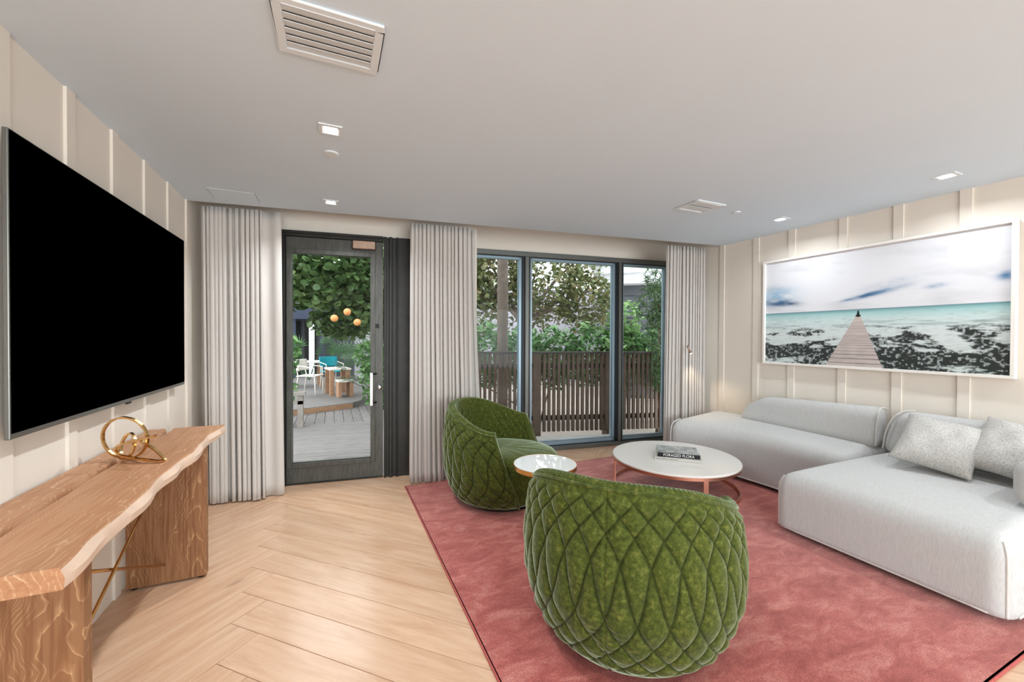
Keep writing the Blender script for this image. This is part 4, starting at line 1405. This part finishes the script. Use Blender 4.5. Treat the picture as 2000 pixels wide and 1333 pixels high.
    at = me.color_attributes.new('ink', 'FLOAT_COLOR', 'POINT')
    at.data.foreach_set('color', np.concatenate([img.reshape(-1, 3), np.ones((NX * NY, 1))], 1).astype(np.float32).ravel())
    finish('print', me, M['print'], f)
    MB().box(-0.0175, 0.010, -W / 2 + t, W / 2 - t, t, Hh - t).build('backing_board', M['white_frame'], f)
seascape()

# ------------------------------------------------------------------ outside: decks, ground
gr = MB().box(-30, 40, 4.6, 60, -0.30, -0.13).build('ground', M['soil'])
tag(gr, 'pale ground outside the windows', None, None, 'structure')
kb = MB().box(2.3, 6.2, -0.10, 0.10, -0.13, 0.02).build('kerb', M['concrete'], None, False, TR(0, 5.62, 0, -0.2795))
tag(kb, 'low concrete kerb below the fence', 'kerb')

dk = MB().box(-2.2, X_RET + 0.05, 0.02, 2.80, -0.13, -0.06).build('deck', M['grey_timber'], mw=FM(V_DOOR + 0.08))
tag(dk, 'weathered grey timber deck outside the glazed door', None, None, 'structure')
bw = 0.142
for i in range(19):
    y = 0.03 + i * (bw + 0.008)
    o = MB().box(-1.8, 1.8, 0, bw, -0.022, 0).build('deck_board', M['deck'], dk, bevel=0.003, seg=1, mw=FM(V_DOOR + 0.08) @ Matrix.Translation((-0.35, y, -0.02)))
dk2 = MB().box(-2.0, 2.0, 7.06, 9.2, -0.15, -0.06).build('deck_walkway', M['grey_timber'])
tag(dk2, 'timber walkway with boards running away from the door', None, None, 'structure')
for i in range(22):
    x = -1.6 + i * (bw + 0.006)
    MB().box(-1.1, 1.1, 0, bw, -0.022, 0).build('deck_board', M['deck'], dk2, bevel=0.003, seg=1, mw=Matrix.Translation((x + bw, 8.18, -0.022)) @ Matrix.Rotation(PI / 2, 4, 'Z'))
# raised terrace behind an angled step
a0, a1 = (-3.0, 7.17), (0.36, 8.62)
ter = MB().prism([a0, a1, (1.0, 9.6), (4.0, 14.5), (-6.0, 14.5)], -0.13, 0.085).build('terrace', M['deck'])
tag(ter, 'raised pale timber terrace behind an angled step', None, None, 'structure')
dirv = Vector((a1[0] - a0[0], a1[1] - a0[1], 0)); ln = dirv.length
st = MB().box(0, ln, -0.02, 0.0, -0.02, 0.07).build('riser', M['garden_wood'], ter, mw=TR(a0[0], a0[1], 0, math.atan2(dirv.y, dirv.x)))

# ------------------------------------------------------------------ outside: fence
def fence():
    th = math.atan(-0.287)
    o0 = (3.722, 4.824)
    mw = TR(o0[0], o0[1], 0, th)
    f = empty('slatted_fence', mw)
    tag(f, 'dark brown vertical slat fence outside the wide window', 'fence')
    MB().box(-2.6, 1.9, -0.035, 0.05, 1.165, 1.195).build('top_rail', M['fence_rail'], f, bevel=0.003, seg=1)
    MB().box(-2.6, 1.9, 0.02, 0.05, 0.95, 1.02).build('rail', M['fence_rail'], f)
    MB().box(-2.6, 1.9, 0.02, 0.05, 0.20, 0.27).build('rail', M['fence_rail'], f)
    sl_me = None
    x = -2.55
    while x < 1.85:
        if sl_me is None:
            o = MB().box(-0.021, 0.021, -0.022, 0.02, 0.045, 1.165).build('slat', M['fence'], f, bevel=0.003, seg=1)
            sl_me = o.data
            o.location = (x, 0, 0)
        else:
            o = bpy.data.objects.new('slat', sl_me); COL.objects.link(o); o.parent = f; o.location = (x, 0, 0)
        x += 0.071
    for x in (-2.05, -1.09, -0.02, 1.0):
        MB().box(x - 0.055, x + 0.055, 0.05, 0.13, -0.13, 1.16).build('post', M['fence'], f, bevel=0.004, seg=1)
        MB().box(x - 0.05, x + 0.05, -0.03, 0.05, -0.13, 1.165).build('post', M['fence'], f, bevel=0.004, seg=1)
fence()

# ------------------------------------------------------------------ outside: planting
def leaf_shape(kind):
    if kind == 'round':
        n = 8
        P = [(math.cos(2 * PI * k / n) * 0.5, math.sin(2 * PI * k / n) * 0.5, 0.06 * math.cos(4 * PI * k / n)) for k in range(n)]
        return np.array([(0, 0, 0)] + P), [(0, k + 1, (k + 1) % n + 1) for k in range(n)]
    if kind == 'oval':
        P = [(-0.5, 0, 0), (-0.2, 0.2, 0.05), (0.2, 0.17, 0.04), (0.55, 0, -0.04), (0.2, -0.17, 0.04), (-0.2, -0.2, 0.05)]
        return np.array(P), [(0, 5, 1), (1, 5, 4), (1, 4, 2), (2, 4, 3)]
    P = [(-0.5, 0, 0), (-0.1, 0.055, 0.03), (0.6, 0, -0.12), (-0.1, -0.055, 0.03)]
    return np.array(P), [(0, 3, 1), (1, 3, 2)]

def rot_rand(n, rs, flat=0.5):
    nz = rs.randn(n, 3); nz[:, 2] = np.abs(nz[:, 2]) + flat
    nz /= np.linalg.norm(nz, axis=1, keepdims=True)
    a = rs.randn(n, 3)
    x = a - nz * (a * nz).sum(1, keepdims=True); x /= np.linalg.norm(x, axis=1, keepdims=True)
    y = np.cross(nz, x)
    return np.stack([x, y, nz], 2)

def foliage(name, pts, size, kind, mat, parent, seed, flat=0.5, singles=0):
    rs = np.random.RandomState(seed)
    n = len(pts)
    B, T = leaf_shape(kind)
    Rm = rot_rand(n, rs, flat)
    sz = size * rs.uniform(0.6, 1.25, n)
    tone = np.clip(rs.rand(n) * 0.6, 0, 1)
    if singles:
        # leaves nearest the viewer become objects of their own
        d = np.linalg.norm(pts - np.array([0, 0, EYE]), axis=1)
        order = np.argsort(d)
        near = order[:singles]; pts_s = pts[near]
        me = bpy.data.meshes.new('leaf')
        me.from_pydata(B.tolist(), [], T); me.materials.append(mat)
        pm = parent.matrix_world.inverted()
        for k in near:
            o = bpy.data.objects.new('leaf', me); COL.objects.link(o)
            m = Matrix.Identity(4)
            for r_ in range(3):
                for c_ in range(3):
                    m[r_][c_] = Rm[k, r_, c_] * sz[k]
                m[r_][3] = pts[k, r_]
            o.parent = parent
            o.matrix_basis = pm @ m
        keep = order[singles:]
        pts, Rm, sz, tone = pts[keep], Rm[keep], sz[keep], tone[keep]
        n = len(pts)
    V = np.einsum('nij,kj->nki', Rm, B) * sz[:, None, None] + pts[:, None, :]
    nb = len(B)
    F = (np.array(T)[None, :, :] + (np.arange(n) * nb)[:, None, None]).reshape(-1, 3)
    me = bpy.data.meshes.new(name)
    me.from_pydata(V.reshape(-1, 3).tolist(), [], F.tolist())
    at = me.attributes.new('tone', 'FLOAT', 'POINT')
    at.data.foreach_set('value', np.repeat(tone, nb).astype(np.float32))
    pm = parent.matrix_world.inverted()
    me.transform(pm)
    o = finish(name, me, mat, parent)
    o['kind'] = 'stuff'
    return o

def blob(n, c, r, seed, hollow=0.35):
    rs = np.random.RandomState(seed)
    d = rs.randn(n, 3); d /= np.linalg.norm(d, axis=1, keepdims=True)
    k = (hollow + (1 - hollow) * rs.rand(n, 1)) ** 0.6
    return np.array(c) + d * k * np.array(r)

def tree(name, label, base, trunk_top, blobs, size, kind, mat, seed, trunk_r=0.06, group=None, singles=0, cat='tree', branches=3, flat=0.5):
    t = empty(name, Matrix.Translation(base))
    tag(t, label, cat, group)
    bpy.context.view_layer.update()
    rnd = random.Random(seed)
    b, tt = Vector(base), Vector(trunk_top)
    pts = smoother([(0, 0, 0), tuple((tt - b) * 0.5 + Vector((rnd.uniform(-.08, .08), rnd.uniform(-.08, .08), 0))), tuple(tt - b)], 5)
    MB().tube(pts, trunk_r, 8, rfun=lambda k: trunk_r * (1 - 0.45 * k)).build('trunk', M['bark'], t, True)
    for i in range(branches):
        c, r, n = blobs[i % len(blobs)]
        e = Vector(c) + Vector((rnd.uniform(-.5, .5) * r[0], rnd.uniform(-.5, .5) * r[1], rnd.uniform(-.2, .5) * r[2]))
        MB().tube(smoother([tuple(tt - b), tuple((tt + e) / 2 - b + Vector((0, 0, 0.12))), tuple(e - b)], 5), trunk_r * 0.4, 6, rfun=lambda k: trunk_r * 0.5 * (1 - 0.7 * k)).build('branch', M['bark'], t, True)
    allp = np.concatenate([blob(n, c, r, seed + 7 * i) for i, (c, r, n) in enumerate(blobs)])
    foliage('foliage', allp, size, kind, mat, t, seed + 100, flat, singles)
    return t

# seen through the door
tree('sea_grape_tree', 'broad-leaved green tree arching over the terrace, seen through the door', (1.35, 9.6, -0.1), (1.0, 9.5, 1.9),
     [((0.0, 8.9, 2.75), (1.15, 0.8, 0.85), 2600), ((0.75, 9.1, 2.2), (0.75, 0.6, 0.75), 1400), ((-0.75, 9.2, 2.6), (0.7, 0.6, 0.7), 1000), ((0.25, 9.6, 1.75), (0.75, 0.4, 0.45), 700), ((0, 10.6, 3.4), (2.2, 0.8, 1.3), 1500)],
     0.135, 'round', M['leaf_grape'], 11, 0.09, 'garden trees', singles=250)
def shrub(name, label, base, blobs, size, kind, mat, seed, group='garden shrubs', flat=0.4, singles=0):
    t = empty(name, Matrix.Translation(base))
    tag(t, label, 'shrub', group)
    bpy.context.view_layer.update()
    rnd = random.Random(seed)
    b = Vector(base)
    for i in range(4):
        c, r, n = blobs[i % len(blobs)]
        e = Vector(c) + Vector((rnd.uniform(-.6, .6) * r[0], rnd.uniform(-.6, .6) * r[1], rnd.uniform(-.3, .6) * r[2]))
        MB().tube([(rnd.uniform(-.05, .05), rnd.uniform(-.05, .05), 0), tuple(((e - b) * 0.5) + Vector((0, 0, .05))), tuple(e - b)], 0.014, 6).build('stem', M['bark'], t, True)
    allp = np.concatenate([blob(n, c, r, seed + 3 * i) for i, (c, r, n) in enumerate(blobs)])
    foliage('foliage', allp, size, kind, mat, t, seed + 50, flat, singles)
    return t
shrub('leafy_shrub', 'leafy green shrub beside the grey bench end, left edge of the door glass', (-0.85, 7.3, -0.1), [((-0.85, 7.35, 0.75), (0.33, 0.35, 0.62), 420), ((-0.72, 7.3, 1.15), (0.25, 0.3, 0.42), 260)], 0.15, 'oval', M['leaf_hedge'], 31)
shrub('leafy_shrub', 'dense green shrub beside the walkway, right edge of the door glass', (0.80, 8.25, -0.02), [((0.82, 8.35, 0.55), (0.34, 0.35, 0.62), 520), ((0.72, 8.6, 0.95), (0.36, 0.3, 0.4), 320)], 0.14, 'oval', M['leaf_hedge'], 37)
def fan_palm(x, y, z, seed, label, n=7, sc=1.0):
    t = empty('fan_palm', Matrix.Translation((x, y, z)))
    tag(t, label, 'palm', 'fan palms on the terrace')
    bpy.context.view_layer.update()
    rnd = random.Random(seed)
    for i in range(n):
        az, el = rnd.uniform(0, 2 * PI), rnd.uniform(0.5, 1.3)
        l_ = sc * rnd.uniform(0.55, 0.95)
        tip = Vector((math.cos(az) * math.cos(el), math.sin(az) * math.cos(el), math.sin(el))) * l_
        fr = MB()
        st_ = MB().tube([(0, 0, 0), tuple(tip * 0.5 + Vector((0, 0, 0.03))), tuple(tip)], 0.007, 5)
        axis = tip.normalized()
        side = axis.cross(Vector((0, 0, 1))).normalized()
        upv = side.cross(axis)
        m = fr
        for k in range(11):
            a = -1.35 + 2.7 * k / 10
            d = (axis * math.cos(a) + side * math.sin(a)).normalized()
            L = sc * 0.36 * (0.75 + 0.25 * math.cos(a))
            p0 = tip; p1 = tip + d * L * 0.55 + upv * 0.01; p2 = tip + d * L - Vector((0, 0, 0.05))
            wv = d.cross(upv).normalized() * 0.018
            m.add([p0, p1 + wv, p2, p1 - wv], [(0, 1, 2, 3)])
        o = m.build('frond', M['leaf_palm'], t)
        st_.build('stalk', M['leaf_palm'], o)
fan_palm(0.35, 12.6, 0.08, 1, 'spiky fan palm behind the garden tables, nearer the dense shrub', 10, 1.5)
fan_palm(-0.65, 13.6, 0.08, 2, 'spiky fan palm behind the garden tables, below the dark building', 9, 1.4)
fan_palm(0.98, 9.45, 0.05, 5, 'spiky fan palm rising over the dense shrub', 14, 1.25)

# bench end / rail on the left of the walkway
be = empty('garden_bench', TR(-0.52, 7.12, -0.02))
tag(be, 'weathered grey timber bench end beside the walkway', 'bench')
MB().box(-0.55, 0.13, -0.10, 0.10, 0.50, 0.555).build('seat_board', M['grey_timber'], be, bevel=0.004)
MB().box(-0.55, 0.10, -0.08, -0.05, 0.36, 0.42).build('rail', M['grey_timber'], be, bevel=0.003)
MB().box(0.02, 0.10, -0.08, 0.08, 0.0, 0.50).build('leg', M['grey_timber'], be, bevel=0.003)
MB().box(-0.50, -0.42, -0.08, 0.08, 0.0, 0.50).build('leg', M['grey_timber'], be, bevel=0.003)

def garden_table(x, y, z, w, d, hgt, rz, label, lm):
    t = empty('garden_table', TR(x, y, z, rz))
    tag(t, label, 'table', 'garden tables')
    MB().box(-w / 2, w / 2, -d / 2, d / 2, hgt - 0.035, hgt).build('table_top', M['garden_white'], t, bevel=0.004)
    for sx in (-1, 1):
        for sy in (-1, 1):
            MB().box(sx * (w / 2 - 0.06) - 0.045, sx * (w / 2 - 0.06) + 0.045, sy * (d / 2 - 0.06) - 0.045, sy * (d / 2 - 0.06) + 0.045, 0, hgt - 0.035).build('leg', lm, t, bevel=0.004)
garden_table(-0.75, 11.9, 0.085, 1.0, 0.7, 0.66, 0.1, 'white-topped garden table at the back of the terrace', M['garden_wood'])
garden_table(0.10, 10.05, 0.085, 0.46, 0.6, 0.60, 0.2, 'white-topped garden table on brown legs, nearest the step', M['garden_wood'])
def garden_stool(x, y, z, label):
    t = empty('garden_stool', TR(x, y, z, 0.2))
    tag(t, label, 'stool', 'garden stools')
    MB().box(-0.16, 0.16, -0.15, 0.15, 0.33, 0.37).build('seat', M['garden_white'], t, bevel=0.004)
    for sx in (-1, 1):
        MB().box(sx * 0.12 - 0.035, sx * 0.12 + 0.035, -0.13, 0.13, 0, 0.33).build('leg', M['garden_wood'], t, bevel=0.004)
garden_stool(0.24, 9.55, 0.085, 'low wooden stool in front of the nearest garden table')
def garden_chair(x, y, z, rz, mat, label):
    t = empty('garden_chair', TR(x, y, z, rz))
    tag(t, label, 'chair', 'garden chairs')
    MB().box(-0.22, 0.22, -0.21, 0.21, 0.42, 0.445).build('seat', mat, t, bevel=0.01)
    arc = [(-0.20 + 0.0, -0.21 + 0.42 * k / 8, 0) for k in range(9)]
    V = []; F = []
    for i in range(7):
        zz = 0.55 + 0.25 * i / 6
        for k in range(9):
            yy = -0.22 + 0.44 * k / 8
            V.append((-0.22 - 0.05 * i / 6 + 0.08 * (yy / 0.22) ** 2, yy, zz))
    for i in range(6):
        for k in range(8):
            F.append((i * 9 + k, i * 9 + k + 1, (i + 1) * 9 + k + 1, (i + 1) * 9 + k))
    me = bpy.data.meshes.new('backrest'); me.from_pydata(V, [], F)
    o = finish('backrest', me, mat, t, True)
    o.modifiers.new('thickness', 'SOLIDIFY').thickness = 0.02
    for sy in (-1, 1):
        MB().tube([(0.2, sy * 0.19, 0), (0.18, sy * 0.19, 0.43)], 0.012, 8).build('leg', M['garden_white'], t, True)
        MB().tube([(-0.24, sy * 0.19, 0), (-0.18, sy * 0.19, 0.43), (-0.22, sy * 0.18, 0.62)], 0.012, 8).build('leg', M['garden_white'], t, True)
        MB().tube([(0.18, sy * 0.21, 0.43), (0.17, sy * 0.22, 0.62), (-0.16, sy * 0.22, 0.66)], 0.012, 8).build('armrest', M['garden_white'], t, True)
garden_chair(-0.46, 10.15, 0.085, -0.4, M['garden_white'], 'white garden armchair in front of the nearest table')
garden_chair(-0.02, 11.2, 0.085, PI + 2.0, M['teal'], 'garden chair with teal back behind the nearest table')

for i, (x, y, z, lab) in enumerate(((0.232, 7.6, 1.829, 'glowing amber globe, highest of the three'), (0.026, 7.6, 1.714, 'glowing amber globe, farthest left of the three'), (0.395, 7.6, 1.65, 'glowing amber globe, lowest on the right of the three'))):
    t = empty('amber_globe', Matrix.Translation((x, y, z)))  # glowing amber globes on cords, hung outside the door
    tag(t, lab, 'lantern', 'amber globes')
    MB().lathe([(0.004, -0.062)] + [(0.062 * math.cos(a), 0.062 * math.sin(a)) for a in np.linspace(-1.45, 1.45, 15)] + [(0.004, 0.062)], 24).build('globe', M['amber_glow'], t, True)
    MB().tube([(0, 0, 0.06), (0, 0, 0.085)], 0.012, 8).build('cap', M['black_metal'], t, True)
    MB().tube([(0, 0, 0.08), (0.05, 0.5, 0.5), (0.1, 1.1, 1.0)], 0.002, 5).build('cord', M['black_metal'], t, True)

# dark building beyond the terrace
bd = empty('garden_building', TR(-1.2, 15.0, 0))
tag(bd, 'dark navy building with a white post beyond the terrace', 'building')
MB().box(-6, 4.0, 0, 0.4, -0.1, 3.4).build('wall', M['house_dark'], bd)
MB().box(-3.0, 2.0, -0.5, 0, 1.95, 2.35).build('canopy', M['house_navy'], bd)
for x in (-0.30, 0.05, 0.88):
    MB().box(x - 0.07, x + 0.07, -0.45, -0.33, -0.1, 1.95).build('navy_post', M['house_navy'], bd)
MB().box(0.50, 0.66, -0.48, -0.34, -0.1, 1.95).build('white_post', M['house_white'], bd)
for x in (-0.1, 0.35):
    wd = MB().box(x, x + 0.34, -0.03, 0.0, 0.1, 1.9).build('window', M['dark_slot'], bd)

# seen through the wide window
pt = empty('palm_tree', Matrix.Translation((2.47, 5.93, -0.13)))
tag(pt, 'tall ringed palm trunk behind the fence', 'palm', 'garden trees')
pv = [(0.082 + 0.010 * (k % 2), 0.13 * k * 0.5) for k in range(90)]
MB().lathe([(0.0, 0)] + pv + [(0.0, pv[-1][1] + 0.02)], 20).build('trunk', M['palm_bark'], pt, True)
bpy.context.view_layer.update()
shrub('hedge', 'bright green leafy hedge growing behind the slatted fence', (3.4, 6.3, -0.1),
      [((1.9 + 0.55 * i, 6.75 - 0.22 * i, 1.05 + 0.05 * math.sin(i * 2)), (0.50, 0.40, 0.58), 900) for i in range(8)], 0.12, 'oval', M['leaf_hedge'], 71, singles=200)
tree('olive_brown_tree', 'large loose tree with olive and brown leaves behind the hedge', (3.9, 8.3, -0.1), (3.9, 8.2, 1.7),
     [((2.1, 8.2, 2.75), (1.1, 0.8, 1.3), 3800), ((3.2, 8.4, 3.0), (1.0, 0.8, 1.2), 3000), ((4.4, 8.0, 2.75), (0.95, 0.8, 1.05), 2100), ((5.25, 7.7, 2.2), (0.7, 0.6, 0.8), 1300), ((5.5, 7.9, 3.3), (0.5, 0.5, 0.4), 260), ((3.6, 8.8, 1.9), (1.8, 0.6, 0.6), 900)],
     0.088, 'round', M['leaf_dry'], 81, 0.10, 'garden trees', singles=250, branches=10)
tree('background_tree', 'green tree standing farther back behind the palm trunk', (2.2, 10.5, -0.1), (2.3, 10.5, 2.2),
     [((1.4, 10.6, 3.0), (1.5, 1.0, 1.9), 1300), ((3.3, 10.8, 2.4), (1.3, 0.8, 1.3), 700)], 0.20, 'oval', M['leaf_grape'], 91, 0.10, 'garden trees', branches=4)
shrub('bamboo_clump', 'dark narrow-leaved bamboo leaning over the fence beside the right curtain', (4.62, 4.80, -0.1),
      [((4.55, 4.72, 2.35), (0.22, 0.20, 0.85), 650), ((4.62, 4.74, 1.55), (0.26, 0.22, 0.55), 620), ((4.40, 4.50, 0.95), (0.20, 0.10, 0.42), 330), ((4.45, 4.75, 1.9), (0.32, 0.22, 0.4), 300)], 0.16, 'narrow', M['leaf_dark'], 101, flat=0.1)
shrub('leafy_shrub', 'mid green shrub behind the fence at the right window pane', (4.7, 5.6, -0.1), [((4.55, 5.6, 1.2), (0.4, 0.35, 0.55), 420), ((4.7, 5.7, 1.75), (0.35, 0.3, 0.35), 220)], 0.14, 'oval', M['leaf_hedge'], 111)

gw = empty('garden_wall', TR(4.5, 12.6, 0, -0.25))
tag(gw, 'pale lavender-grey rendered wall far behind the olive tree', 'wall')
MB().box(-4, 6, 0, 0.25, -0.1, 3.0).build('wall_face', M['house_pale'], gw)
MB().box(-4.1, 6.1, -0.06, 0.31, 3.0, 3.1).build('coping', M['house_white'], gw)
hs = empty('neighbour_house', TR(6.1, 8.2, 0, math.radians(-42)))
tag(hs, 'white-eaved house with dark clad wall beyond the fence', 'house')
MB().box(0, 6, 0.5, 4, -0.1, 2.75).build('wall', M['house_dark'], hs)
MB().box(-0.25, 6.3, -0.15, 4.2, 2.95, 3.15).build('fascia', M['house_white'], hs, bevel=0.01)
MB().box(-0.10, 6.2, 0.05, 4.1, 2.72, 2.95).build('soffit', M['house_white'], hs)
MB().box(-0.35, 6.4, -0.25, 4.3, 3.15, 3.22).build('roof_edge', M['house_white'], hs, bevel=0.01)
for i in range(10):
    MB().box(0.0, 6.0, 0.47, 0.5, -0.05 + i * 0.28, 0.20 + i * 0.28).build('cladding_board', M['house_dark'], hs)
